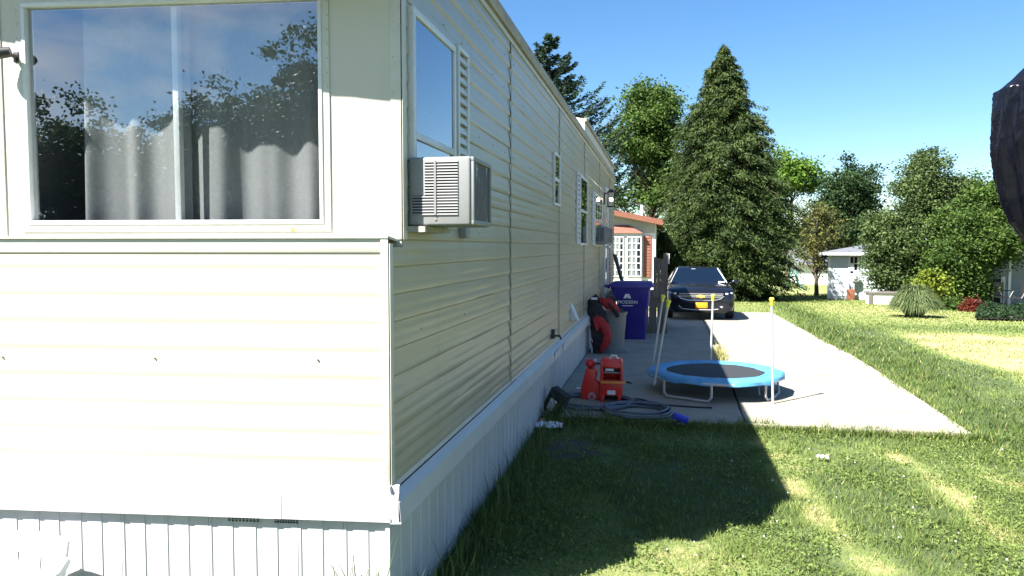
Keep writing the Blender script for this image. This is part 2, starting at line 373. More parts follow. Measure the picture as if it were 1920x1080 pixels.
ad = nt.nodes.new('ShaderNodeMath'); ad.operation = 'MULTIPLY_ADD'; ad.inputs[1].default_value = 0.9; ad.inputs[2].default_value = -0.45
s2 = nt.nodes.new('ShaderNodeMath'); s2.operation = 'ADD'
nt.links.new(n1.outputs['Fac'], ad.inputs[0]); nt.links.new(ad.outputs[0], s2.inputs[0]); nt.links.new(at.outputs['Fac'], s2.inputs[1])
rp = nt.nodes.new('ShaderNodeValToRGB'); e = rp.color_ramp.elements
e[0].position = 0.05; e[0].color = (0.050, 0.076, 0.024, 1); e[1].position = 0.95; e[1].color = (0.40, 0.33, 0.17, 1)
q = rp.color_ramp.elements.new(0.40); q.color = (0.150, 0.190, 0.054, 1)
nt.links.new(s2.outputs[0], rp.inputs[0]); nt.links.new(rp.outputs[0], b.inputs['Base Color'])
bp = nt.nodes.new('ShaderNodeBump'); bp.inputs['Strength'].default_value = 0.7; bp.inputs['Distance'].default_value = 0.03
nt.links.new(n1.outputs['Fac'], bp.inputs['Height']); nt.links.new(bp.outputs[0], b.inputs['Normal'])
MATS['lawn_soil'] = gm
tag(np_mesh('ground', V, F, 'lawn_soil', dryness(V[:, 0], V[:, 1])), kind='structure')

# concrete: narrow walk along the home and the wide drive, each poured in slabs
conc = bpy.data.objects.new('driveway', None); C.objects.link(conc); conc['kind'] = 'structure'
def slope_slab(name, a, b, c, d, h=0.055, m='concrete'):
    """corner pixels -> slab with thickness following the ground"""
    mb = MB(); q = [a, b, c, d]
    def at2(s, t):
        p = q[0].lerp(q[1], s).lerp(q[3].lerp(q[2], s), t); return p
    nu, nv = 4, 10; top = []; 
    for j in range(nv+1):
        for i in range(nu+1):
            p = at2(i/nu, j/nv); e_ = 0.012*(random.random()-0.5) if i in (0, nu) else 0
            top.append(Vector((p.x+e_, p.y, gz(p.x, p.y)+h)))
    n = len(top); low = [p-Vector((0, 0, h+0.15)) for p in top]
    fs = [(j*(nu+1)+i, j*(nu+1)+i+1, (j+1)*(nu+1)+i+1, (j+1)*(nu+1)+i) for j in range(nv) for i in range(nu)]
    edge = [i for i in range(nu+1)]+[(j+1)*(nu+1)+nu for j in range(nv)]+[nv*(nu+1)+nu-1-i for i in range(nu)]+[(nv-1-j)*(nu+1) for j in range(nv-1)]
    fs += [(edge[k], n+edge[k], n+edge[(k+1) % len(edge)], edge[(k+1) % len(edge)]) for k in range(len(edge))]
    mb.add(top+low, fs); return mb.build(name, m, conc, bevel=0)
def mixy(a, b, y): t = (y-a.y)/(b.y-a.y); p = a.lerp(b, t); return Vector((p.x, y, 0))
EY = [Y_SLAB, 8.9, 10.7, 13.0, 15.6, 18.4, 21.5, 25.0]
for y0, y1 in zip(EY[:-1], EY[1:]):
    g_ = 0.010
    a, b = mixy(seam0, seam1, y0+g_), mixy(seam0, seam1, y1-g_); c, d = mixy(dR0, dR1, y0+g_), mixy(dR0, dR1, y1-g_)
    k = Vector((0.010, 0, 0))
    slope_slab('concrete_slab', a+k, c, d, b+k, 0.060)
    slope_slab('concrete_slab', Vector((XW+0.02, y0+g_, 0)), a-k, b-k, Vector((XW+0.02, y1-g_, 0)), 0.052)

# ================================================================== THE MOBILE HOME
home = thing('mobile_home', 'long cream metal-sided mobile home with big curtained front window and white skirting', 'mobile home', (XW, 3.17, 0))
SK = math.radians(6.0)
ET = Vector((-math.cos(SK), -math.sin(SK), 0)); EN = Vector((math.sin(SK), -math.cos(SK), 0))
C0 = Vector((XW, 3.17, 0)); C1 = Vector((XW, 3.35, 0))
def FL(t, d, z): return C0+ET*t+EN*d+Vector((0, 0, z))      # lower front box
def FU(t, d, z): return C1+ET*t+EN*d+Vector((0, 0, z))      # window wall, set back
def SD(y, d, z): return Vector((XW+d, y, z))                # long side
def FP(u, v, up=True, d0=0.0):
    c = (C1 if up else C0)+EN*d0; d = ray(u, v); k = (c-CAM).dot(EN)/d.dot(EN); p = CAM+d*k
    return (p-c).dot(ET), p.z
Y_END = 19.3; Z_S0, Z_S1, Z_CAP = 0.70, 3.52, 0.555
T_MID = 2.06
PITCH = 0.1255
def rib_profile(z0, z1, k_=1.0):
    out = []; k = 0; z = z0
    while z < z1-0.02:
        for dz, d in ((0.0, 0.0), (0.009, 0.0085), (0.024, 0.0098), (0.048, 0.0080), (0.062, 0.0050), (0.069, 0.0056), (0.095, 0.0032), (0.116, 0.0)):
            if z+dz < z1: out.append((d*k_, z+dz))
        z += PITCH
    out.append((0.0, z1)); return out
def panel(mapf, s0, s1, prof, ns=8, wav=0.0016, name='siding_panel', m=siding, off=0.0):
    mb = MB(); ss = [s0+(s1-s0)*i/ns for i in range(ns+1)]; n = len(prof)
    vs = [mapf(s, d+off+(random.random()-0.5)*2*wav*(0 < i < ns), z) for i, s in enumerate(ss) for d, z in prof]
    mb.add(vs, [(i*n+k, (i+1)*n+k, (i+1)*n+k+1, i*n+k+1) for i in range(ns) for k in range(n-1)])
    return mb.build(name, m, home, smooth=True, recalc=False, angle=26)
def slab(mapf, s0, s1, d0, d1, z0, z1, name, m, parent=home, bevel=0.0, mb=None):
    """box in wall coordinates"""
    q = mb or MB()
    q.hexa([mapf(s0,d0,z0), mapf(s1,d0,z0), mapf(s1,d1,z0), mapf(s0,d1,z0)], [mapf(s0,d0,z1), mapf(s1,d0,z1), mapf(s1,d1,z1), mapf(s0,d1,z1)])
    return q if mb else q.build(name, m, parent, bevel=bevel)
seams = [5.9, 8.8, 11.7, 14.6, 17.5]
ys = [3.355]+seams+[Y_END]
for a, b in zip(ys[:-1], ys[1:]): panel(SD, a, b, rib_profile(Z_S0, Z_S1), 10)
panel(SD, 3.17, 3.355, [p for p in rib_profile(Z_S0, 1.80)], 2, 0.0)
for y in seams:
    mb = MB(); n = 40
    for s in (-1, 1):
        mb.add([Vector((XW+0.006+0.007*(s < 0)+0.003*random.random(), y+s*(0.011+0.006*random.random()), Z_S0+(Z_S1-Z_S0)*i/n)) for i in range(n+1)]
               + [Vector((XW+0.016, y, Z_S0+(Z_S1-Z_S0)*i/n)) for i in range(n+1)], [(i, i+1, n+2+i, n+1+i) for i in range(n)])
    mb.build('seam_strip', 'seam_grey', home)
# structural core behind the skins (keeps light out), roof
mb = MB()
pts = [(XW-0.006, 3.36), (XW-0.006, Y_END-0.01), (-5.27, Y_END-0.01), (-5.27, 3.36)]
mb.add([Vector((x, y, Z_S0-0.02)) for x, y in pts]+[Vector((x, y, Z_S1)) for x, y in pts], [(0,1,5,4),(1,2,6,5),(2,3,7,6),(0,1,2,3)])
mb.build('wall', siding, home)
def arch(x): k = (x-(-3.24))/2.06; return Z_S1+0.035+0.20*(1-k*k)
mb = MB(); xs = np.linspace(-5.33, XW+0.03, 15)
def fy(x): return 3.35-0.02-(min(XW-x, x-(-5.28))*math.tan(SK))
mb.add([Vector((x, fy(x), arch(x))) for x in xs]+[Vector((x, Y_END+0.05, arch(x))) for x in xs]
       + [Vector((x, fy(x), arch(x)-0.05)) for x in xs]+[Vector((x, Y_END+0.05, arch(x)-0.05)) for x in xs],
       [(i, i+1, 15+i+1, 15+i) for i in range(14)]+[(30+i, 45+i, 45+i+1, 30+i+1) for i in range(14)]+[(i, 30+i, 31+i, i+1) for i in range(14)]
       + [(15+i, 16+i, 46+i, 45+i) for i in range(14)]+[(14, 44, 59, 29), (0, 15, 45, 30)])
roof = mb.build('roof', 'roof_metal', home, smooth=True)
slab(SD, 3.30, Y_END+0.05, 0.0, 0.040, Z_S1-0.060, Z_S1+0.045, 'roof_edge', 'roof_edge', bevel=0.006)
slab(SD, 3.35, Y_END+0.03, 0.0, 0.016, Z_S1-0.10, Z_S1-0.060, 'drip_rail', 'trim_white')
# raised roof-over on the rear half, white gable end towards us
yA = 11.9; mb = MB()
zt = Z_S1+0.045
for yy in (yA, Y_END-0.1):
    mb.v += [(XW-0.01, yy, zt-0.3), (XW-0.01, yy, zt+0.25), (-3.24, yy, zt+0.75), (-5.27, yy, zt+0.25), (-5.27, yy, zt-0.3)]
mb.f += [(0,1,2,3,4), (9,8,7,6,5), (0,5,6,1), (1,6,7,2), (2,7,8,3), (3,8,9,4)]
mb.build('raised_roof', 'panel_white', home)
slab(SD, yA-0.03, Y_END-0.05, -0.02, 0.02, zt+0.21, zt+0.265, 'raised_roof_edge', 'roof_edge')
# --- skirting: cap flashing and ribbed panels
def cap_run(mapf, s0, s1, joints, ov=0.0):
    e = [s0]+joints+[s1]
    for i, (a, b) in enumerate(zip(e[:-1], e[1:])):
        o_ = 0.002*(i % 2)
        prof = [(0.0, Z_S0+0.02), (0.010, Z_S0+0.018), (0.014+o_, Z_S0-0.012), (0.027+o_+ov*.8, Z_S0-0.030-ov*.6), (0.029+o_+ov, Z_CAP), (0.012, Z_CAP-0.004), (0.011, Z_CAP+0.02)]
        mb = MB(); ns = max(1, int((b-a)/0.5)); n = len(prof)
        vs = []
        for k in range(ns+1):
            w_ = 0.004*(random.random()-0.5)*(0 < k < ns)
            vs += [mapf(a+(b-a)*k/ns, d+w_*(z < Z_S0-0.02), z+w_) for d, z in prof]
        mb.add(vs, [(k*n+j, (k+1)*n+j, (k+1)*n+j+1, k*n+j+1) for k in range(ns) for j in range(n-1)])
        mb.build('skirt_cap', 'skirt_white', home, thick=0.002)
tj = FP(532, 950, False)[0]
cap_run(FL, -0.045, T_MID, [tj]); cap_run(SD, 3.135, Y_END, [6.1, 9.1, 12.2, 15.3], 0.035)
slab(SD, 3.20, Y_END, 0.0145, 0.0165, Z_S0-0.018, Z_S0-0.006, 'painted_shadow_line', 'dark_void')  # dark strip painting in the shadow line between siding and cap
slab(FL, 0.0, T_MID, 0.0145, 0.0160, Z_S0-0.012, Z_S0-0.007, 'painted_shadow_line', 'seam_grey')  # fainter grey strip, painted shadow line along the front
# a few short lengths of cap sit loose on top of the run, as in the photo
for (a, b) in ((8.05, 8.45), (8.75, 9.0)):
    slab(SD, a, b, 0.069, 0.073, Z_CAP+0.004, Z_S0-0.055, 'cap_patch', 'white_alu')
def skirt_panel(mapf, s0, w):
    prof = []
    for d_, k_ in ((0, 0.0), (0.30, 0.0), (0.32, -0.004), (0.44, -0.004), (0.46, 0.0), (0.78, 0.0), (0.80, -0.004), (0.92, -0.004), (0.94, 0.0), (0.995, 0.0)):
        prof.append((s0+w*d_, 0.004+k_))
    tilt = 0.006*(random.random()-0.5); n = len(prof); mb = MB()
    vs = [mapf(s, d-0.004+tilt*(z < 0.2), z) for z in (-0.7, 0.0, Z_CAP+0.035) for s, d in prof]
    mb.add(vs, [(j*n+i, j*n+i+1, (j+1)*n+i+1, (j+1)*n+i) for j in range(2) for i in range(n-1)])
    mb.build('skirt_panel', 'skirt_white', home, thick=0.003)
t = 0.005
while t < T_MID: skirt_panel(FL, t, 0.215); t += 0.2155
y = 3.175
while y < Y_END: skirt_panel(SD, y, 0.30); y += 0.3005
slab(FL, 0, 0.02, -0.03, 0.012, -0.3, Z_CAP+0.02, 'skirt_corner', 'skirt_white')
# perforated vent strips on the front skirting
for u0, u1 in ((428, 488), (515, 560)):
    a, _ = FP(u1, 985, False); b, _ = FP(u0, 985, False); mb = MB()
    for i in range(9):
        for j in range(2):
            s = a+(b-a)*(i+.5)/9; slab(FL, s-0.004, s+0.004, 0.004, 0.0075, Z_CAP-0.016-0.012*j, Z_CAP-0.009-0.012*j, '', '', mb=mb)
    tag(mb.build('vent_holes', 'dark_void', home), kind='stuff')
# --- lower front box
panel(FL, 0.0, T_MID, rib_profile(Z_S0, 1.815, .32), 8, 0.0, m='front_siding_sunlit')
mb = MB(); zl = 1.845
mb.hexa([FL(-0.004,-0.20,zl-0.022), FL(T_MID,-0.20,zl-0.022), FL(T_MID,0.018,zl-0.006), FL(-0.004,0.018,zl-0.006)],
        [FL(-0.004,-0.20,zl-0.012), FL(T_MID,-0.20,zl-0.012), FL(T_MID,0.018,zl+0.006), FL(-0.004,0.018,zl+0.006)])
mb.build('ledge', 'trim_white', home)
slab(FL, 0.028, T_MID, 0.004, 0.0075, 1.775, zl-0.006, 'ledge_flange', 'panel_white', bevel=0.001)
slab(FL, -0.004, 0.030, 0.010, 0.014, Z_S0, zl-0.008, 'corner_trim', 'trim_white', bevel=0.001)
slab(SD, 3.158, 3.20, 0.010, 0.0135, Z_S0, zl-0.03, 'corner_trim', 'trim_white', bevel=0.001)
# --- window wall
wl, wzt = FP(52, 2); wr, wzb = FP(612, 424)
g0t, g0z = FP(604, 415)                                     # lower right corner of the glass
WT0, WT1 = g0t-0.012, FP(56, 300)[0]+0.012                  # hole along t (right to left)
WZ0, WZ1 = g0z-0.012, FP(300, 3)[1]+0.01
def fpan(a, b, z0, z1, d=0.0): 
    mb = MB(); n = 5
    vs = [FU(a+(b-a)*i/n, d+0.002*(random.random()-0.5)*(0 < i < n), z) for z in (z0, z1) for i in range(n+1)]
    mb.add(vs, [(i, i+1, n+2+i, n+1+i) for i in range(n)]); return mb.build('front_panel', 'panel_white', home, thick=0.004)
fpan(0.0, WT0, 1.80, Z_S1); fpan(WT1, T_MID, 1.80, Z_S1); fpan(WT0, WT1, 1.80, WZ0); fpan(WT0, WT1, WZ1, Z_S1)
slab(FU, -0.004, 0.045, 0.0025, 0.007, 1.835, Z_S1, 'corner_trim', 'trim_white', bevel=0.001)
slab(SD, 3.343, 3.40, 0.010, 0.0135, 1.835, Z_S1-0.06, 'corner_trim', 'trim_white', bevel=0.001)
tS = FP(8, 300)[0]
slab(FU, tS-0.008, tS+0.014, 0.0025, 0.008, 1.84, Z_S1, 'seam_strip', 'trim_white', bevel=0.001)
# far half of the shallow prow and rear end
mb = MB(); A = FL(T_MID, 0, 0); B = Vector((-5.28, 3.17, 0)); 
mb.add([A+Vector((0,0,-.4)), B+Vector((0,0,-.4)), B+Vector((0,0,1.84)), A+Vector((0,0,1.84))], [(0,1,2,3)])
A2 = FU(T_MID, 0, 0); B2 = Vector((-5.28, 3.35, 0)); mb.add([A2+Vector((0,0,1.8)), B2+Vector((0,0,1.8)), B2+Vector((0,0,Z_S1)), A2+Vector((0,0,Z_S1))], [(0,1,2,3)])
mb.add([Vector((XW, Y_END, -1)), Vector((-5.28, Y_END, -1)), Vector((-5.28, Y_END, Z_S1)), Vector((XW, Y_END, Z_S1))], [(0,1,2,3)])
mb.add([Vector((-5.28, Y_END, -1)), Vector((-5.28, 3.17, -1)), Vector((-5.28, 3.17, Z_S1)), Vector((-5.28, Y_END, Z_S1))], [(0,1,2,3)])
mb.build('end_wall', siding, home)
# window frame, pane, mullion
win = MB()
fl = 0.034
for (a, b, z0, z1) in ((WT0-fl, WT1+fl, WZ0-fl, WZ0), (WT0-fl, WT1+fl, WZ1, WZ1+fl), (WT0-fl, WT0, WZ0, WZ1), (WT1, WT1+fl, WZ0, WZ1)):
    slab(FU, a, b, 0.003, 0.009, z0, z1, '', '', mb=win)
fwin = win.build('picture_window', 'trim_white', home)
ifr = MB()
for (a, b, z0, z1) in ((WT0, WT1, WZ0, WZ0+0.020), (WT0, WT1, WZ1-0.020, WZ1), (WT0, WT0+0.018, WZ0+0.02, WZ1-0.02), (WT1-0.018, WT1, WZ0+0.02, WZ1-0.02)):
    slab(FU, a, b, -0.05, 0.015, z0, z1, '', '', mb=ifr)
def sub(mb, name, m, par, **kw):
    o = mb.build(name, m, None, **kw); o.parent = par; return o   # meshes carry world coordinates
sub(ifr, 'window_frame', 'white_alu', fwin, bevel=0.002)
mb = MB(); mb.add([FU(WT0+0.016, -0.012, WZ0+0.018), FU(WT1-0.016, -0.012, WZ0+0.018), FU(WT1-0.016, -0.012, WZ1-0.018), FU(WT0+0.016, -0.012, WZ1-0.018)], [(0,1,2,3)])
sub(mb, 'pane', 'pane_front', fwin)
tm = FP(320, 300)[0]; mb = MB(); slab(FU, tm-0.016, tm+0.014, -0.095, -0.055, WZ0, WZ1, '', '', mb=mb)
sub(mb, 'mullion', 'white_alu', fwin, bevel=0.003)
# little room behind the glass
mb = MB(); r0, r1, rd, rz0, rz1 = 0.06, 2.0, -2.2, 0.85, 3.4
fr_ = -0.06
P8 = [FU(r0,fr_,rz0), FU(r1,fr_,rz0), FU(r1,rd,rz0), FU(r0,rd,rz0), FU(r0,fr_,rz1), FU(r1,fr_,rz1), FU(r1,rd,rz1), FU(r0,rd,rz1)]
mb.add(P8, [(0,1,2,3), (4,5,6,7), (1,2,6,5), (2,3,7,6), (3,0,4,7)])
# wall lining around the opening
for (a, b, z0, z1) in ((r0, WT0, rz0, rz1), (WT1, r1, rz0, rz1), (WT0, WT1, rz0, WZ0), (WT0, WT1, WZ1, rz1)):
    mb.add([FU(a,fr_+.002,z0), FU(b,fr_+.002,z0), FU(b,fr_+.002,z1), FU(a,fr_+.002,z1)], [(0,1,2,3)])
mb.build('room_interior', 'interior', home, recalc=False)
mb = MB()
for (a, b, z0, z1) in ((WT0-.001, WT0-.0005, WZ0, WZ1), (WT1+.0005, WT1+.001, WZ0, WZ1), (WT0, WT1, WZ0-.001, WZ0-.0005), (WT0, WT1, WZ1+.0005, WZ1+.001)):
    slab(FU, a, b, -0.06, 0.0, z0, z1, '', '', mb=mb)
mb.build('window_reveal', 'white_alu', home)
# awning hood over the front window, above the frame: its shadow falls over the wall top
mb = MB(); ta, tb = -0.02, 2.45; n = 24; AD = 0.33
kz_ = sun_dir.z/sun_dir.dot(EN); kt_ = sun_dir.dot(ET)/sun_dir.dot(EN)
(tR_, zR_), (tL_, zL_) = FP(630, 183), FP(20, 82)
def awn(i, k):
    s = ta+(tb-ta)*i/n; t0_ = s-kt_*AD; ze_ = zR_+kz_*AD+(zL_-zR_)*(t0_-tR_)/(tL_-tR_)
    if t0_ < tR_: ze_ = zR_+kz_*AD-0.03*min(1, (tR_-t0_)/.25)**2
    return FU(s, 0.01+(AD-.01)*k, 3.50*(1-k)+k*ze_)
mb.add([awn(i, k) for k in (0, 1) for i in range(n+1)], [(i, i+1, n+2+i, n+1+i) for i in range(n)])
mb.build('window_awning', 'panel_white', home, thick=0.006)
# screws along the trims
mb = MB()
def scr(mapf, s, d, z, r=0.0045):
    c = mapf(s, d-r*.6, z); mb.ball(c, r, 6)
for i in range(26): scr(FU, WT0-0.026, 0.009, WZ0-0.02+i*0.066); scr(FU, WT1+0.026, 0.009, WZ0-0.02+i*0.066)
for i in range(int((WT1-WT0)/0.105)+1): scr(FU, WT0+i*0.105, 0.009, WZ0-0.026)
for i in range(18): scr(FU, tS+0.003, 0.008, 1.88+i*0.093); scr(FU, 0.034, 0.007, 1.88+i*0.16, 0.004)
for i in range(11): scr(FL, 0.018, 0.014, 0.78+i*0.1, 0.004)
for u, v in ((6, 669), (291, 671), (596, 674)):
    q = FP(u, v, False); scr(FL, q[0], 0.009, q[1], 0.005)
for y in np.arange(3.6, 18.8, 0.41):
    for z in (3.32, 3.07, 2.57, 1.93, 1.43):
        if random.random() < .8: scr(SD, y+random.uniform(-.05, .05), 0.009, z-0.045, 0.005)
for y in np.arange(3.3, 18, 0.33): scr(SD, y, 0.014, Z_S0-0.004, 0.005)
tag(mb.build('screws', 'screw', home), kind='stuff')
mb = MB(); q = FP(551, 429); slab(FU, q[0]-0.008, q[0]+0.012, 0.0092, 0.0104, q[1]-0.012, q[1]+0.006, '', '', mb=mb); mb.build('rust_spot', 'rust', home)

# curtains hanging inside
def curtain(t0, t1, label, folds, depth=-0.17, seed=0):
    rr = random.Random(seed); ph = [rr.uniform(0, 6.28) for _ in range(4)]; fr = [folds, folds*1.9, folds*0.55]
    def fn(a, b):
        s = t0+(t1-t0)*a; z = WZ0-0.10+(WZ1+0.02-WZ0+0.10)*b
        d = 0.024*math.sin(6.28*fr[0]*a+ph[0]+0.4*b)+0.007*math.sin(6.28*fr[1]*a+ph[1]-0.3*b)+0.018*math.sin(6.28*fr[2]*a+ph[2])
        return FU(s+0.012*math.sin(6.28*fr[0]*a+ph[3])*(1-b), depth+d*(1.0-0.35*b), z)
    mb = MB(); mb.sheet(fn, 90, 14); o = mb.build('curtain', 'curtain', None, smooth=True, recalc=False, thick=0.003, angle=80)
    return tag(o, label, 'curtain', 'grey curtains in the front window')
cL = FP(150, 400)[0]; cM = FP(330, 400)[0]; cN = FP(316, 400)[0]; cR = FP(612, 400)[0]
curtain(cM, cL+0.05, 'grey curtain in the front window, hanging left of the white mullion', 2.3, seed=2)
curtain(cR-0.05, cN, 'grey curtain in the front window, hanging right of the white mullion', 3.3, seed=5)

# --- side windows
def side_window(y0, y1, z0, z1, rail=True, fr=0.035, name='window', grid=0, split=0.5, proud=0.034):
    mb = MB()
    for (a, b, c, d) in ((y0, y1, z0, z0+fr), (y0, y1, z1-fr, z1), (y0, y0+fr, z0+fr, z1-fr), (y1-fr, y1, z0+fr, z1-fr)):
        slab(SD, a, b, 0.0, proud, c, d, '', '', mb=mb)
    zs = z0+(z1-z0)*split
    if rail: slab(SD, y0+fr, y1-fr, 0.004, proud-0.004, zs-0.018, zs+0.018, '', '', mb=mb)
    w = mb.build(name, 'white_alu', home, bevel=0.002)
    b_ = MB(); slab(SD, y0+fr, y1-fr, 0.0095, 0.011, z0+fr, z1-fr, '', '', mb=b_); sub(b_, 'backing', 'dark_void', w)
    for zz0, zz1, dd in ((z0+fr, zs, 0.018), (zs, z1-fr, 0.024)):
        p = MB(); p.add([SD(y0+fr, dd, zz0), SD(y1-fr, dd, zz0), SD(y1-fr, dd, zz1), SD(y0+fr, dd, zz1)], [(0,1,2,3)]); sub(p, 'pane', 'pane_side', w)
    if grid:
        g_ = MB()
        for k in range(1, grid): yy = y0+(y1-y0)*k/grid; slab(SD, yy-.009, yy+.009, 0.019, 0.029, zs+.018, z1-fr, '', '', mb=g_)
        for k in range(1, 3): z_ = zs+(z1-zs)*k/3; slab(SD, y0+fr, y1-fr, 0.020, 0.028, z_-.009, z_+.009, '', '', mb=g_)
        sub(g_, 'muntin', 'white_alu', w)
    return w
def shutter(y0, y1, z0, z1, m='white_alu', n=None):
    mb = MB(); f = 0.028
    for (a, b, c, d) in ((y0, y1, z0, z0+f), (y0, y1, z1-f, z1), (y0, y0+f, z0+f, z1-f), (y1-f, y1, z0+f, z1-f)):
        slab(SD, a, b, 0.010, 0.034, c, d, '', '', mb=mb)
    s = mb.build('shutter', m, home, bevel=0.003)
    n = n or int((z1-z0)/0.062)
    base = None
    for k in range(n):
        zz = z0+f+(z1-z0-2*f)*(k+.5)/n; h = (z1-z0-2*f)/n
        q = MB(); q.hexa([SD(y0+f,.014,zz-h*.45), SD(y1-f,.014,zz-h*.45), SD(y1-f,.031,zz-h*.45), SD(y0+f,.031,zz-h*.45)],
                         [SD(y0+f,.011,zz+h*.28), SD(y1-f,.011,zz+h*.28), SD(y1-f,.015,zz+h*.28), SD(y0+f,.015,zz+h*.28)])
        sub(q, 'slat', m, s)
def ywall(u, v=300): return WP(u, v)[0]
# first window, its air conditioner below the sash
wy0, zt0 = WP(764, 22); wy1, zt1 = WP(843, 92)
wzb1 = WP(800, 425)[1]
W1 = (wy0-0.01, wy1+0.02, wzb1, 0.5*(zt0+zt1)+0.02)
side_window(*W1, split=0.42)
sy0, _ = WP(850, 100); sy1, _ = WP(868, 100); shutter(sy0, sy1+0.03, wzb1+0.12, WP(857, 90)[1])
# window with a pull-down blind seen through the side pane
# small bath window
y0, _ = WP(1035, 330); y1, _ = WP(1044, 330); z1 = WP(1040, 288)[1]; z0 = WP(1040, 386)[1]
side_window(y0, y1+0.1, z0, z1, fr=0.03)
# two bedroom windows with pale shutters
y0, _ = WP(1085, 400); y1, _ = WP(1099, 400); z1 = WP(1091, 332)[1]; z0 = WP(1092, 460)[1]
side_window(y0, y1, z0, z1); shutter(y0-0.42, y0-0.06, z0+0.02, z1, n=14)
YB = y0
y0, _ = WP(1113, 400); y1, _ = WP(1127, 400); z1 = WP(1118, 365)[1]; z0 = WP(1120, 462)[1]
side_window(y0, y1, z0, z1, grid=3); shutter(y0-0.42, y0-0.06, z0+0.02, z1, n=14)
W3 = (y0, y1, z0, z1)
# door
yd0, _ = WP(1132, 450); yd1 = yd0+0.95; zd1 = WP(1135, 352)[1]; zd0 = 0.80
mb = MB()
for (a, b, c, d) in ((yd0, yd0+.06, zd0, zd1), (yd1-.06, yd1, zd0, zd1), (yd0+.06, yd1-.06, zd1-.06, zd1)): slab(SD, a, b, 0.0, 0.045, c, d, '', '', mb=mb)
dr = mb.build('door', 'white_alu', home, bevel=0.003)
mb = MB(); slab(SD, yd0+.06, yd1-.06, 0.0, 0.022, zd0, zd1-.06, '', '', mb=mb); sub(mb, 'door_leaf', 'trim_white', dr)
mb = MB(); mb.add([SD(yd0+.18, .0235, zd0+.3), SD(yd1-.18, .0235, zd0+.3), SD(yd1-.18, .0235, zd1-.2), SD(yd0+.18, .0235, zd1-.2)], [(0,1,2,3)]); sub(mb, 'pane', 'pane_side', dr)
mb = MB(); mb.ball(SD(yd1-.13, 0.06, zd0+1.0), 0.03, 8); sub(mb, 'handle', 'chrome', dr)
# small fixtures on the siding: dryer hood, spigot, cable box
y, z = WP(1070, 582); mb = MB()
mb.hexa([SD(y-.10,.006,z-.12), SD(y+.10,.006,z-.12), SD(y+.10,.11,z-.13), SD(y-.10,.11,z-.13)], [SD(y-.10,.006,z+.10), SD(y+.10,.006,z+.10), SD(y+.10,.02,z+.08), SD(y-.10,.02,z+.08)])
mb.build('dryer_hood', 'white_alu', home, bevel=0.006)
y, z = WP(1033, 626); mb = MB(); slab(SD, y-.04, y+.04, 0.004, 0.045, z-.05, z+.05, '', '', mb=mb); mb.tube([SD(y, .04, z-.02), SD(y, .10, z-.02), SD(y, .115, z-.06)], 0.012, 8)
mb.build('spigot', 'black_plastic', home)
y, z = WP(862, 436); mb = MB(); slab(SD, y-.045, y+.045, 0.006, 0.055, z-.034, z+.03, '', '', mb=mb); mb.build('outlet_box', 'ac_white', home, bevel=0.006)

# ================================================================== AIR CONDITIONERS
def air_conditioner(y0, y1, z0, z1, D, label):
    t = thing('air_conditioner', label, 'air conditioner', (XW, y0, z0), 'window air conditioners')
    h = z1-z0; w = y1-y0
    mb = MB(); mb.box(XW+0.012, XW+D, y0, y1, z0, z1); mb.build('case', 'ac_white', t, bevel=0.012, seg=3)
    # louvred cheek facing the camera
    zz0, zz1 = z0+0.17*h, z0+0.93*h; xx0, xx1 = XW+D*0.30, XW+D*0.80
    mb = MB(); mb.box(xx0, xx1, y0-0.0012, y0-0.0002, zz0, zz1); mb.box(XW+D*0.10, xx0, y0-0.0012, y0-0.0002, zz0, z0+0.44*h)
    mb.build('louvre_recess', 'dark_void', t)
    n = 19; s = None
    for i in range(n):
        z = zz0+(zz1-zz0)*i/(n-1); a = XW+D*0.09 if z < z0+0.45*h else xx0-0.004
        q = MB(); q.hexa([(a,y0-.0013,z-.003), (xx1+.003,y0-.0013,z-.003), (xx1+.003,y0-.006,z-.0042), (a,y0-.006,z-.0042)],
                         [(a,y0-.0013,z+.003), (xx1+.003,y0-.0013,z+.003), (xx1+.003,y0-.005,z+.0008), (a,y0-.005,z+.0008)]); q.build('louvre', 'ac_white', t)
    mb = MB(); xm = XW+D*0.46; mb.box(xm-.005, xm+.005, y0-.0085, y0-.0008, zz0-.004, zz1+.004); mb.build('louvre_rib', 'ac_white', t)
    mb = MB(); mb.tube([(xm, y0-.002, z0+.09*h), (xm, y0+.004, z0+.09*h)], 0.007, 10); mb.tube([(xm, y0-.004, z0+.09*h), (xm, y0-.0015, z0+.09*h)], 0.0035, 8); mb.build('badge', 'screw', t)
    # condenser back with bent fins
    mb = MB(); f = 0.022; X = XW+D
    for (a, b, c, d) in ((y0+.01, y1-.005, z0+.005, z0+.005+f), (y0+.01, y1-.005, z1-f, z1-.002), (y0+.01, y0+.01+f, z0+f, z1-f), (y1-f, y1-.005, z0+f, z1-f)):
        mb.box(X-.004, X+.014, a, b, c, d)
    mb.build('coil_frame', 'ac_white', t, bevel=0.003)
    cm = mat('coil', (0.05, 0.05, 0.055), 0.55, (0.55, 0.55, 0.57), 9, 0.9, 0.5, 140, stretch=(1, 3.2, 0.8), lo=0.58, hi=0.66)
    mb = MB(); mb.box(X-.002, X+.004, y0+.03, y1-.02, z0+.025, z1-.02); mb.build('coil', cm, t)
    return t
ya = WP(770, 360)[0]; pz1 = 0; d_ = ray(880, 300); 
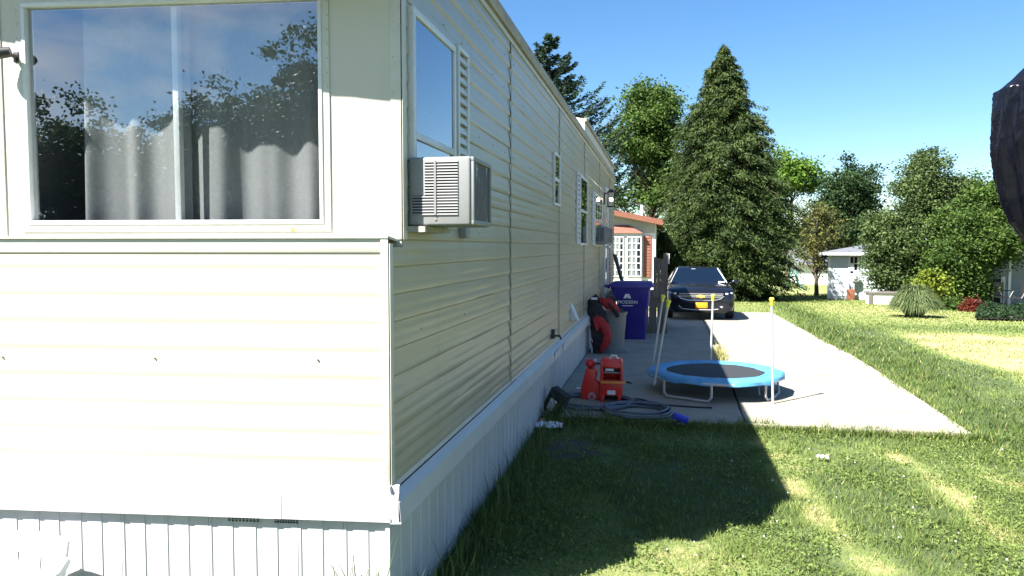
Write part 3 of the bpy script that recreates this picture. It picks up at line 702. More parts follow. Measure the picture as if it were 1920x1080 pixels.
# case depth from the pixel of its outer near edge at the cheek's plane
ac_y0 = 3.42; pe = PY(882, 300, ac_y0); AC_D = pe.x-XW; za1 = PY(850, 293, ac_y0).z; za0 = PY(850, 423, ac_y0).z
yb = WP(917, 360, XW+AC_D)[0]
air_conditioner(ac_y0, yb, za0, za1, AC_D, 'large pale window air conditioner with louvred cheek and scuffed black coil')
mb = MB(); slab(SD, ac_y0-0.02, yb+0.02, 0.01, 0.10, za0-0.03, za0-0.002, '', '', mb=mb); mb.build('window_sill', 'seam_grey', home)
z = WP(1125, 458)[1]; z2 = WP(1125, 428)[1]
air_conditioner(W3[0]+0.1, W3[1]-0.02, z, z2, 0.22, 'small pale window air conditioner near the door')

# wall lantern by the door, lit
lp = PY(1146, 374, yd0-0.12); lt = thing('wall_lantern', 'lit black wall lantern beside the mobile home door', 'lantern', (XW, lp.y, lp.z))
mb = MB(); mb.box(XW+.008, XW+.03, lp.y-.06, lp.y+.06, lp.z-.10, lp.z+.14); mb.tube([(XW+.02, lp.y, lp.z+.12), (lp.x, lp.y, lp.z+.16)], 0.012, 8); mb.build('bracket', 'black_plastic', lt)
mb = MB(); a, h = 0.065, 0.14
for sx in (-1, 1):
    for sy in (-1, 1): mb.box(lp.x+sx*a-.008, lp.x+sx*a+.008, lp.y+sy*a-.008, lp.y+sy*a+.008, lp.z-h, lp.z+h)
mb.box(lp.x-a-.012, lp.x+a+.012, lp.y-a-.012, lp.y+a+.012, lp.z-h-.02, lp.z-h+.004)
mb.hexa([(lp.x-a-.02,lp.y-a-.02,lp.z+h), (lp.x+a+.02,lp.y-a-.02,lp.z+h), (lp.x+a+.02,lp.y+a+.02,lp.z+h), (lp.x-a-.02,lp.y+a+.02,lp.z+h)],
        [(lp.x-.03,lp.y-.03,lp.z+h+.07), (lp.x+.03,lp.y-.03,lp.z+h+.07), (lp.x+.03,lp.y+.03,lp.z+h+.07), (lp.x-.03,lp.y+.03,lp.z+h+.07)])
mb.build('cage', 'black_plastic', lt)
mb = MB(); 
for sy in (-1, 1): mb.add([(lp.x-a, lp.y+sy*a, lp.z-h), (lp.x+a, lp.y+sy*a, lp.z-h), (lp.x+a, lp.y+sy*a, lp.z+h), (lp.x-a, lp.y+sy*a, lp.z+h)], [(0,1,2,3)])
mb.build('pane', 'lantern_glass', lt)
mb = MB(); mb.ball(lp, 0.034, 10, (1, 1, 1.2)); mb.build('bulb', 'bulb', lt, smooth=True)

# security camera on the front wall
q = FP(36, 108); sc = thing('security_camera', 'small black security camera on the wall beside the front window', 'camera', FU(q[0], 0, q[1]))
M_ = Matrix.Identity(4)
mb = MB(); slab(FU, q[0]-.006, q[0]+.022, 0.0, 0.014, q[1]-.026, q[1]+.026, '', '', mb=mb); mb.build('mount_plate', 'black_plastic', sc, bevel=0.004)
mb = MB(); mb.tube([FU(q[0]+.008, .01, q[1]), FU(q[0]+.014, .055, q[1]+.005)], 0.010, 8); mb.build('arm', 'black_plastic', sc, smooth=True)
mb = MB(); mb.tube([FU(q[0]-.005, .060, q[1]+.012), FU(q[0]+.030, .075, q[1]+.004), FU(q[0]+.085, .105, q[1]-.008)], [0.024, 0.027, 0.027], 14); mb.build('body', 'black_plastic', sc, smooth=True, angle=50)
mb = MB(); mb.tube([FU(q[0]+.083, .104, q[1]-.008), FU(q[0]+.090, .108, q[1]-.009)], 0.019, 14); mb.build('lens', 'car_glass', sc)

# ================================================================== PORCH beside the door
pt = G(1247, 630); PX1 = pt.x; PY0, PY1 = pt.y, pt.y+2.6; pz = gz(0, PY0)+0.04; PD = PY(1240, 556, PY0).z
porch = thing('porch', 'weathered grey wooden porch with tall board rail at the door', 'porch', ((XW+PX1)/2, PY0, pz))
nb = 7
for i in range(nb):                                       # skirt boards facing us
    a = XW+0.08+(PX1-XW-0.08)*i/nb; b = XW+0.08+(PX1-XW-0.08)*(i+1)/nb-0.012
    q = MB(); q.box(a, b, PY0, PY0+0.03+0.004*random.random(), pz-0.15, PD-0.05); q.build('board', 'grey_wood', porch)
for i in range(12):
    q = MB(); y = PY0-0.04+i*0.22; q.box(XW+0.03, PX1+0.04, y, y+0.20, PD-0.045, PD); q.build('deck_plank', 'grey_wood', porch)
for y in (PY0+0.02, PY0+1.3, PY1-0.1):
    q = MB(); q.box(PX1-0.05, PX1+0.04, y-0.045, y+0.045, pz-0.3, PY(1240, 478, PY0).z+0.04*(y < PY0+1)); q.build('post', 'grey_wood', porch)
zt_ = PY(1240, 486, PY0).z
for k in range(3):
    q = MB(); q.box(PX1-.26+.075*k, PX1-.19+.075*k, PY0-.035, PY0-.008, PD, zt_+.05-.03*k); q.build('board', 'grey_wood', porch)
for i in range(6):
    z = PD+0.06+(zt_-PD-0.06)*i/6; q = MB(); q.box(PX1+0.005, PX1+0.03, PY0-0.03, PY1-0.05, z, z+(zt_-PD-0.06)/6-0.02); q.build('rail_board', 'grey_wood', porch)
for i in range(9):
    y = PY0+0.06+i*0.28; q = MB(); q.box(PX1-0.02, PX1+0.0, y, y+0.265, pz-0.4, PD-0.06); q.build('board', 'grey_wood', porch)
q = MB(); w0 = PY(1238, 478, PY0+.3); q.box(PX1+0.045, PX1+0.075, PY0+0.0, PY0+0.16, zt_-0.10, zt_+0.12); q.build('white_cap', 'white_alu', porch)
# dark narrow board leaning on the siding past the door
a = PY(1158, 532, 18.2); b = PY(1149, 478, 18.4)
mb = MB(); mb.hexa([(XW+.34,18.0,PD-.1),(XW+.40,18.0,PD-.1),(XW+.40,18.5,PD-.1),(XW+.34,18.5,PD-.1)], [(XW+.05,18.0,b.z+.02),(XW+.12,18.0,b.z+.02),(XW+.12,18.5,b.z+.02),(XW+.05,18.5,b.z+.02)])
tag(mb.build('leaning_board', 'black_plastic', None, bevel=0.006), 'dark narrow board leaning on the siding past the door', 'board')

# ================================================================== BLUE BIN
bp_ = G(1190, 641); bz = gz(0, bp_.y)+0.052; bY = bp_.y
sc_ = (bY/1400)/math.cos(0.13)                          # metres per photo pixel at the bin
def bx_(u): return PY(u, 600, bY).x
def bzz(v): return PY(1190, v, bY).z
bn = thing('wheelie_bin', 'tall blue wheeled rubbish bin with white lettering, lid shut', 'bin', (bp_.x, bY+0.3, bz))
def ring(x0, x1, y0, y1, z, r=0.05):
    out = []
    for cx, cy, a0 in ((x1-r, y1-r, 0), (x0+r, y1-r, 90), (x0+r, y0+r, 180), (x1-r, y0+r, 270)):
        for k in range(4): a = R(a0+30*k); out.append(Vector((cx+r*math.cos(a), cy+r*math.sin(a), z)))
    return out
zb = bzz(641); z575 = bzz(576); z540 = bzz(542)
rings = [ring(bx_(1173), bx_(1209), bY, bY+.44, zb), ring(bx_(1171), bx_(1210), bY-.005, bY+.46, zb+.02),
         ring(bx_(1167), bx_(1214), bY-.03, bY+.52, z575-.03), ring(bx_(1160), bx_(1216), bY-.055, bY+.55, z575), ring(bx_(1146), bx_(1219), bY-.07, bY+.58, z540), ring(bx_(1144), bx_(1221), bY-.08, bY+.59, z540+.04)]
mb = MB(); mb.loft(rings); mb.build('bin_body', 'bin_blue', bn, smooth=True, angle=40)
mb = MB(); zl0 = z540+.035; zl1 = bzz(528)
rings = [ring(bx_(1138), bx_(1225), bY-.11, bY+.62, zl0), ring(bx_(1138), bx_(1225), bY-.11, bY+.62, zl0+.035), ring(bx_(1150), bx_(1221), bY-.09, bY+.60, zl1-.01), ring(bx_(1162), bx_(1214), bY-.04, bY+.5, zl1)]
mb.loft(rings); lid = mb.build('lid', 'bin_blue', bn, smooth=True, angle=40)
mb = MB(); mb.tube([(bx_(1143), bY+.02, zl0-.02), (bx_(1133), bY+.02, zl0+.02), (bx_(1133), bY+.46, zl0+.02), (bx_(1143), bY+.46, zl0-.02)], 0.018, 8); mb.build('handle', 'bin_blue', bn, smooth=True)
for yy in (bY+.02, bY+.40):
    mb = MB(); M_ = Matrix.Rotation(R(90), 4, 'X'); mb.lathe([(.03, -.03), (.115, -.03), (.125, -.015), (.125, .015), (.115, .03), (.03, .03)], (bx_(1168), yy+.04, bz+.125), 16, M_); mb.build('wheel', 'tyre', bn, smooth=True)
# white printed emblem and name on the bin's side
def bt(dx, z): return Vector((bx_(1178)+dx, bY-.088, z))
zlt = bzz(566)
M_ = Matrix.Translation(Vector((bx_(1177), bY-.075, bzz(569)))) @ Matrix.Rotation(R(92), 4, 'X')
text_mesh('MODERN', 0.092, M_, 'sticker_white', bn)
mb = MB(); c = bx_(1176); zt1 = bzz(559); zt2 = bzz(551); yq = bY-.0805
mb.prism([(c-.075, yq, zt1), (c-.02, yq, zt1), (c-.015, yq, zt1+.02), (c+.015, yq, zt1+.02), (c+.02, yq, zt1), (c+.075, yq, zt1), (c+.04, yq, zt2), (c-.035, yq, zt2)], (0, .006, 0)); mb.build('emblem', 'sticker_white', bn)
mb = MB(); mb.box(c-.10, c+.11, bY-.062, bY-.058, bzz(573.6), bzz(572.4)); mb.build('rule_line', 'sticker_white', bn)

# ================================================================== GREY CAN with clothes over it
cp = G(1142, 668); cs = cp.y/1400; cz = 0.052
gc = thing('rubbish_can', 'grey round plastic can with flared foot in front of the blue bin', 'can', (cp.x, cp.y+.25, cz))
cc = (cp.x, cp.y+.25, cz); H = PY(1142, 584, cp.y+.25).z-cz
mb = MB(); mb.lathe([(.02, 0), (.285, 0), (.285, .025), (.235, .06), (.23, .10), (.262, H-.05), (.28, H-.045), (.285, H), (.27, H), (.25, H-.3), (.02, H-.3)], cc, 24); mb.build('can_body', 'can_grey', gc, smooth=True, angle=40)
yf = cp.y-0.06
gv = thing('life_vest', 'red and black padded vest slung over the grey can', 'vest', PY(1130, 640, yf))
def rag(name, m, path, ys_, seed, par, flat=.45):
    """crumpled padded strip swept along a path"""
    rr = random.Random(seed); pts = [PY(u, v, y_) for (u, v, w_), y_ in zip(path, ys_)]; ws_ = [w_*cs/2 for u, v, w_ in path]; fine = []; fw = []
    for i in range(len(pts)-1):
        for k in range(5): fine.append(pts[i].lerp(pts[i+1], k/5)); fw.append(ws_[i]+(ws_[i+1]-ws_[i])*k/5)
    fine.append(pts[-1]); fw.append(ws_[-1]); rings = []; n = 16; ph = [rr.uniform(0, 6.28) for _ in range(n)]
    for i, (c, w_) in enumerate(zip(fine, fw)):
        d = (fine[min(i+1, len(fine)-1)]-fine[max(i-1, 0)]).normalized(); q = d.cross(Vector((0, 1, 0))).normalized(); o_ = Vector((0, -1, 0))
        rings.append([c+q*w_*math.cos(2*math.pi*k/n)*(1+.13*math.sin(i*1.1+ph[k]))+o_*flat*w_*(math.sin(2*math.pi*k/n)+.35*math.sin(i*1.7+ph[k])) for k in range(n)])
    mb = MB(); mb.loft(rings); return mb.build(name, m, par, smooth=True, angle=70)
rag('vest_back', 'cloth_black', [(1124, 558, 18), (1115, 566, 24), (1117, 585, 32), (1124, 605, 34), (1121, 632, 24), (1122, 650, 24), (1119, 664, 14)], [yf+.14, yf+.08, yf+.0, yf-.04, yf-.04, yf-.02, yf], 3, gv)
rag('vest_panel', 'cloth_red', [(1116, 593, 8), (1122, 600, 16), (1132, 611, 18), (1139, 626, 14), (1137, 640, 15), (1131, 651, 11), (1127, 660, 5)], [yf-.07, yf-.11, yf-.13, yf-.13, yf-.12, yf-.1, yf-.07], 4, gv)
rag('vest_panel', 'cloth_red', [(1114, 597, 5), (1118, 610, 8), (1120, 620, 4)], [yf-.10, yf-.13, yf-.13], 14, gv)
rag('vest_sleeve', 'cloth_red', [(1124, 563, 8), (1132, 565, 15), (1142, 570, 19), (1152, 578, 15), (1159, 587, 9)], [yf+.1, yf+.06, yf+.03, yf-.02, yf-.04], 6, gv)
rag('vest_strap', 'cloth_black', [(1140, 568, 4), (1148, 577, 5), (1157, 589, 8), (1158, 595, 6)], [yf-.05, yf-.08, yf-.08, yf-.07], 8, gv)
mb = MB(); c = PY(1113, 560, yf); mb.box(c.x-.04, c.x+.06, yf-.03, yf+.01, c.z-.015, c.z+.02); mb.build('white_tag', 'sticker_white', gv)
mb = MB(); a = PY(1110, 600, yf); mb.tube([a, PY(1112, 622, yf-.05), PY(1110, 648, yf-.02), PY(1110, 668, yf)], .012, 6); mb.build('vest_webbing', 'sticker_white', gv)

# ================================================================== RED TOYS
tp = G(1146, 763); tY = tp.y; TZ = 0.052
def T(u, v, y): return PY(u, v, y)
tx = lambda u: PY(u, 700, tY).x
tzv = lambda v: PY(1146, v, tY).z
cab = thing('toy_workbench', 'red plastic toy cabinet with open shelf and white stickers', 'toy', (tx(1146), tY+.12, TZ))
D_ = 0.26
mb = MB(); x0, x1 = tx(1125), tx(1166)
zlegs = tzv(742); zop0, zop1 = tzv(715), tzv(690); zt_ = tzv(674)
mb.box(x0, x1, tY, tY+D_, zlegs, zop0); mb.box(x0, x0+.035, tY+.01, tY+D_, zop0, zt_-.02); mb.box(x1-.022, x1, tY+.01, tY+D_, zop0, zt_-.02)
mb.box(x0+.035, x1-.022, tY+D_-.03, tY+D_, zop0, zop1)
cb = mb.build('cabinet_body', 'toy_red', cab, bevel=0.010)
mb = MB(); mb.hexa([(x0,tY+.005,zop1), (x1,tY+.005,zop1), (x1,tY+D_,zop1), (x0,tY+D_,zop1)], [(x0+.01,tY+.03,zt_), (x1-.012,tY+.03,zt_), (x1-.012,tY+D_-.02,zt_), (x0+.01,tY+D_-.02,zt_)]); mb.build('cabinet_top', 'toy_red', cab, bevel=0.010)
for (a, b) in ((x0+.005, x0+.05), (x1-.045, x1-.005)):
    for y in (tY+.005, tY+D_-.05):
        mb = MB(); mb.box(a, b, y, y+.045, TZ, zlegs+.01); mb.build('leg', 'toy_red', cab, bevel=0.006)
mb = MB(); mb.box(x0+.01, x1+.045, tY-.06, tY+.05, tzv(718), tzv(714)); mb.build('counter_shelf', 'toy_orange', cab, bevel=0.004)
mb = MB(); mb.box(x0+.036, x1-.024, tY+.05, tY+.2, tzv(701), tzv(699)); mb.build('shelf', 'toy_grey', cab)
mb = MB(); mb.box(x0+.055, x0+.15, tY+.03, tY+.07, tzv(697), tzv(692)); mb.build('toy_tool', 'sticker_white', cab, bevel=0.003)
mb = MB(); mb.box(tx(1139), tx(1154), tY-.003, tY-.0005, tzv(740), tzv(732)); mb.build('sticker', 'sticker_white', cab)
mb = MB(); mb.tube([(tx(1143), tY+.07, zt_-.002), (tx(1146), tY+.07, zt_+.035), (tx(1154), tY+.07, zt_+.035), (tx(1158), tY+.07, zt_-.002)], 0.012, 8); mb.build('handle', 'sticker_white', cab)
mb = MB(); mb.tube([(x1-.01, tY+.02, tzv(715)), (x1+.09, tY-.01, tzv(716)), (x1+.11, tY-.01, tzv(718))], [0.012, 0.010, 0.006], 8); mb.build('toy_hammer', 'cloth_black', cab)
# ride-on: leaning shield, steering head, round wheel arch
rY = tY+.10
ride = thing('toy_rideon', 'red plastic ride-on toy with round wheel arch beside the skirting', 'toy', (tx(1105), rY+.1, TZ))
def rp(u, v, y=0.0): return PY(u, v, rY+y)
poly = [rp(1089, 745), rp(1088, 733), rp(1096, 700), rp(1099, 692), rp(1117, 692), rp(1119, 700), rp(1117, 712), rp(1124, 719), rp(1130, 738), rp(1130, 757), rp(1121, 757), rp(1100, 757)]
mb = MB(); mb.prism(poly, (0, .22, 0)); mb.build('body', 'toy_red', ride, bevel=0.014, seg=3)
hc = rp(1107, 681, .09); mb = MB(); mb.ball(hc, .062, 12, (1.0, 1, .85)); mb.build('steering_head', 'toy_red', ride, smooth=True)
mb = MB(); mb.tube([rp(1107, 684, .09), rp(1109, 695, .09)], .022, 8); mb.build('stem', 'cloth_black', ride)
mb = MB(); mb.ball(rp(1116, 676, .06), .022, 8); mb.build('lamp', 'sticker_white', ride, smooth=True)
mb = MB(); mb.tube([rp(1113, 682, .1), rp(1124, 682, .14)], .010, 6); mb.build('grip', 'cloth_black', ride)
wc = rp(1110, 743, -.012); mb = MB(); M_ = Matrix.Rotation(R(90), 4, 'X'); Rw = wc.z-TZ
mb.lathe([(.02, -.02), (Rw*.62, -.02), (Rw*.95, -.022), (Rw, -.01), (Rw, .02), (.02, .02)], wc, 18, M_); mb.build('wheel', 'toy_grey', ride, smooth=True)
mb = MB(); mb.lathe([(.01, -.0), (Rw*.55, .0), (Rw*.55, .006), (.01, .006)], wc+Vector((0, -.03, 0)), 14, M_); mb.build('wheel_hub', 'toy_red', ride)
mb = MB(); wc2 = wc+Vector((0, .25, 0)); mb.lathe([(.02, -.02), (Rw, -.02), (Rw, .02), (.02, .02)], wc2, 16, M_); mb.build('wheel', 'toy_grey', ride, smooth=True)
mb = MB(); mb.tube([rp(1088, 728, .02), rp(1081, 728, -.02)], .009, 6); mb.build('peg', 'sticker_white', ride)

# ================================================================== HOSES AND LITTER
def hose(name, label, pts, r, m='hose'):
    P = [Vector(p) for p in pts]; out = []
    for i in range(len(P)-1):
        p0, p1, p2, p3 = P[max(i-1, 0)], P[i], P[i+1], P[min(i+2, len(P)-1)]
        for k in range(4):
            s = k/4; out.append(0.5*((2*p1)+(p2-p0)*s+(2*p0-5*p1+4*p2-p3)*s*s+(-p0+3*p1-3*p2+p3)*s**3))
    out.append(P[-1]); mb = MB(); mb.tube(out, r, 7); return mb.build(name, m, None, smooth=True, angle=60)
hz = 0.052
def coil(cu, cv, rx, ry, loops, r, seed, tail):
    rr = random.Random(seed); c = G(cu, cv, hz, False); pts = []
    for i in range(int(loops*10)):
        a = 2*math.pi*i/10; k = 1+.10*rr.uniform(-1, 1)+.06*math.sin(i*.37)
        pts.append((c.x+rx*k*math.cos(a)+.02*rr.uniform(-1, 1), c.y+ry*k*math.sin(a), hz+r+(i//10)*r*.75*(1+.3*rr.random())))
    for (u, v) in tail: p = G(u, v, hz+r, False); pts.append((p.x, p.y, hz+r))
    return pts
tag(hose('garden_hose', '', coil(1192, 775, .34, .30, 5.3, .013, 3, [(1240, 768), (1262, 778), (1280, 795)]), .013),
    'slate blue garden hose coiled in front of the red toy cabinet', 'hose', 'hoses on the slab')
tag(hose('garden_hose', '', coil(1112, 757, .42, .36, 3.4, .014, 9, [(1180, 748), (1215, 757), (1250, 768)]), .014),
    'slate blue garden hose looped around the red ride-on toy', 'hose', 'hoses on the slab')
p0 = [G(*q, hz+.012, False) for q in ((1165, 748), (1200, 748), (1235, 757), (1290, 762), (1335, 764))]
tag(hose('power_cord', '', [(p.x, p.y, hz+.01) for p in p0], .009, 'cloth_black'), 'thin dark cord running from the toys toward the trampoline', 'cord')
nzp = G(1278, 798, hz, False); nzt = thing('hose_nozzle', 'blue pistol nozzle on the end of the garden hose', 'nozzle', nzp)
a = G(1268, 783, hz+.09, False); b = G(1290, 792, hz+.07, False)
mb = MB(); M_ = Matrix.Translation(nzp+Vector((-.01, .02, .075))) @ Matrix.Rotation(R(18), 4, 'Y'); mb.box(-.075, .075, -.03, .03, -.03, .03, M_); mb.build('head', 'nozzle_blue', nzt, bevel=0.008)
mb = MB(); mb.tube([nzp+Vector((.02, .02, .06)), nzp+Vector((-.01, 0, .03)), nzp+Vector((-.05, -.03, .012))], .012, 8); mb.build('grip', 'black_plastic', nzt, smooth=True)
# black and white carton leaning by the skirting
kp = G(1043, 784); kt = thing('tipped_carton', 'small black carton with white panel tipped against the skirting', 'carton', kp)
M_ = Matrix.Translation(kp+Vector((0, .02, .17))) @ Matrix.Rotation(R(-20), 4, 'Z') @ Matrix.Rotation(R(28), 4, 'Y')
mb = MB(); mb.box(-.10, .10, -.06, .06, -.13, .13, M_); mb.build('box', 'cloth_black', kt, bevel=0.004)
mb = MB(); mb.box(-.05, .03, -.0625, -.0605, -.10, .03, M_); mb.build('white_panel', 'sticker_white', kt)
kp = G(1014, 800); mb = MB(); mb.ball(kp+Vector((0, 0, .05)), .055, 9, (1.2, .8, .7)); tag(mb.build('red_ball', 'clay', None, smooth=True), 'small dull red lump on the grass by the skirting', 'ball')
kp = G(1030, 806); mb = MB(); rr = random.Random(4)
mb.sheet(lambda a, b: kp+Vector(((a-.5)*.26, (b-.5)*.14, .03+.05*rr.random())), 6, 5); tag(mb.build('plastic_scrap', 'sticker_white', None, thick=.002), 'crumpled white plastic scrap lying in the grass by the skirting', 'litter')
kp = G(1542, 866); mb = MB(); rr = random.Random(8); mb.sheet(lambda a, b: kp+Vector(((a-.5)*.09, (b-.5)*.06, .035+.03*rr.random())), 5, 4); tag(mb.build('paper_scrap', 'sticker_white', None, thick=.002), 'small white scrap of paper on the sunny lawn', 'litter')
kp = G(1060, 842); mb = MB(); mb.lathe([(.01, 0), (.34, 0), (.32, .03), (.01, .035)], kp+Vector((0, 0, -.024)), 20); o = mb.build('bare_patch', 'dirt', None, smooth=True); o['kind'] = 'structure'

# ================================================================== TRAMPOLINE
tc_ = G(1340, 697, .29, False); TR = 0.80; tz0 = 0.06; RZ = 0.29
tr = thing('trampoline', 'small round trampoline with blue pad and yellow-capped poles on the drive', 'trampoline', (tc_.x, tc_.y, tz0))
def tpnt(a, r, z): return Vector((tc_.x+r*math.cos(R(a)), tc_.y+r*math.sin(R(a)), z))
mb = MB(); rr = random.Random(2); N = 48; prof = [(.57, RZ+.012), (.60, RZ+.028), (.70, RZ+.036), (.77, RZ+.026), (.795, RZ+.004), (.80, RZ-.034), (.785, RZ-.038), (.775, RZ-.005), (.6, RZ)]
rings = []
for k in range(N):
    a = 360*k/N; hexk = 1+.010*math.cos(R(6*a)); drop = .007*math.sin(R(12*a+40))+.010*rr.uniform(-1, 1)
    rings.append([tpnt(a, r*hexk+.006*rr.uniform(-1, 1), z+(drop if r > .78 else .3*drop)) for r, z in prof])
rings.append(rings[0]); mb.loft(rings, cap=False); mb.build('pad', 'pad_blue', tr, smooth=True, angle=50)
mb = MB(); mb.lathe([(.01, RZ+.004), (.575, RZ+.010), (.60, RZ+.006), (.60, RZ-.004), (.01, RZ-.004)], (tc_.x, tc_.y, 0), 48); mb.build('jump_mat', 'mat_black', tr, smooth=True)
mb = MB(); mb.tube([tpnt(10*k, TR-.02, RZ-.02) for k in range(37)], .016, 8, cap=False); mb.build('rim', 'galv', tr, smooth=True)
def foot(u, v): return G(u, v, tz0, False)
fR = foot(1449, 757); fL = foot(1226, 746); fF = foot(1332, 762)
def ang(p): return math.degrees(math.atan2(p.y-tc_.y, p.x-tc_.x))
aR, aL, aF = ang(fR), ang(fL), ang(fF)
legs = [(aL, aF), (aR, aR+62), (150, 95)]
for (a, b) in legs:
    mb = MB(); pts = [tpnt(a, TR-.02, RZ-.02), tpnt(a, TR-.02, tz0+.06), tpnt(a+(b-a)*.06, TR-.03, tz0+.017)]
    pts += [tpnt(a+(b-a)*k/8, (TR-.03)*(.93+.07*abs(k-4)/4), tz0+.016) for k in range(1, 8)]
    pts += [tpnt(b-(b-a)*.06, TR-.03, tz0+.017), tpnt(b, TR-.02, tz0+.06), tpnt(b, TR-.02, RZ-.02)]
    mb.tube(pts, .0145, 8); mb.build('leg', 'galv', tr, smooth=True)
mb = MB(); mb.tube([foot(1420, 742)+Vector((0, 0, .17)), foot(1424, 748)+Vector((0, 0, .05))], .007, 6); mb.build('loose_tie', 'sticker_white', tr)
def pole(base, top):
    mb = MB(); mb.tube([base, top], .0135, 8); mb.build('pole', 'galv', tr, smooth=True)
    d = (top-base).normalized(); mb = MB(); mb.tube([top-d*.055, top-d*.01, top+d*.012, top+d*.03], [.020, .021, .030, .022], 10); mb.build('pole_cap', 'cap_yellow', tr, smooth=True)
pole(Vector((fR.x, fR.y, tz0)), PY(1447, 563, fR.y))
pb = tpnt(90, .86, tz0); pole(pb, PY(1337, 556, pb.y))
pl_ = tpnt(aL, .87, RZ-.1); pole(Vector((fL.x, fL.y, RZ-.08)), PY(1253, 567, fL.y))
pl2 = tpnt(150, .87, RZ-.08); pole(pl2, PY(1243, 557, pl2.y))

# ================================================================== PARKED CAR
cg = G(1368, 606); cf = G(1310, 603); CYF = cg.y+0.1
cxm = PY(1313, 560, CYF+.3).x; cz0 = gz(0, CYF+1.5)+0.060
slope = -0.0275
car = thing('parked_car', 'black saloon car with orange plate parked nose-on at the drive end', 'car', (cxm, CYF, cz0))
def cpt(x, y, z): return Vector((cxm+x, CYF+y, cz0+z+slope*(y-1.5)))
def csec(y, hw, zb, zs, zc):
    half = [(0, zb), (.80*hw, zb), (.95*hw, zb+.06), (hw, zb+.18), (hw, .58 if zs > .7 else zs-.15), (.985*hw, zs-.10), (.945*hw, zs-.02), (.85*hw, zs+.01), (.45*hw, zc-.008), (0, zc)]
    return [cpt(x, y, z) for x, z in half]+[cpt(-x, y, z) for x, z in half[-2:0:-1]]
secs = [csec(*s) for s in ((0.0, .72, .24, .60, .66), (.03, .80, .21, .70, .75), (.12, .87, .20, .79, .83), (.35, .91, .20, .85, .90), (.8, .925, .20, .90, .965), (1.35, .927, .2, .945, 1.02),
                           (1.7, .927, .2, .965, 1.03), (4.0, .925, .22, .985, 1.05), (4.6, .905, .25, .99, 1.06), (4.95, .85, .30, .95, 1.03), (5.08, .76, .38, .85, .9))]
mb = MB(); mb.loft(secs); mb.build('body', 'car_paint', car, smooth=True, angle=40)
mb = MB()
gh = [[cpt(x, y, z) for x, y, z in ring_] for ring_ in (
    [(-.83, 1.30, .93), (.83, 1.30, .93), (.86, 2.6, .95), (.82, 4.55, .98), (-.82, 4.55, .98), (-.86, 2.6, .95)],
    [(-.72, 1.75, 1.20), (.72, 1.75, 1.20), (.74, 2.7, 1.22), (.70, 4.1, 1.22), (-.70, 4.1, 1.22), (-.74, 2.7, 1.22)],
    [(-.615, 2.16, 1.405), (.615, 2.16, 1.405), (.625, 2.8, 1.43), (.59, 3.6, 1.41), (-.59, 3.6, 1.41), (-.625, 2.8, 1.43)],
    [(-.50, 2.30, 1.455), (.50, 2.30, 1.455), (.52, 2.8, 1.475), (.49, 3.4, 1.455), (-.49, 3.4, 1.455), (-.52, 2.8, 1.475)])]
mb.loft(gh); mb.build('cabin', 'car_paint', car, smooth=True, angle=30)
def cq(name, m, pts, off=(0, -.008, .006)):
    mb = MB(); mb.add([cpt(*p)+Vector(off) for p in pts], [tuple(range(len(pts)))]); return mb.build(name, m, car, thick=.006)
ws = cq('windscreen', 'car_glass', [(-.77, 1.36, .975), (.77, 1.36, .975), (.56, 2.15, 1.395), (-.56, 2.15, 1.395)], (0, -.012, .008))
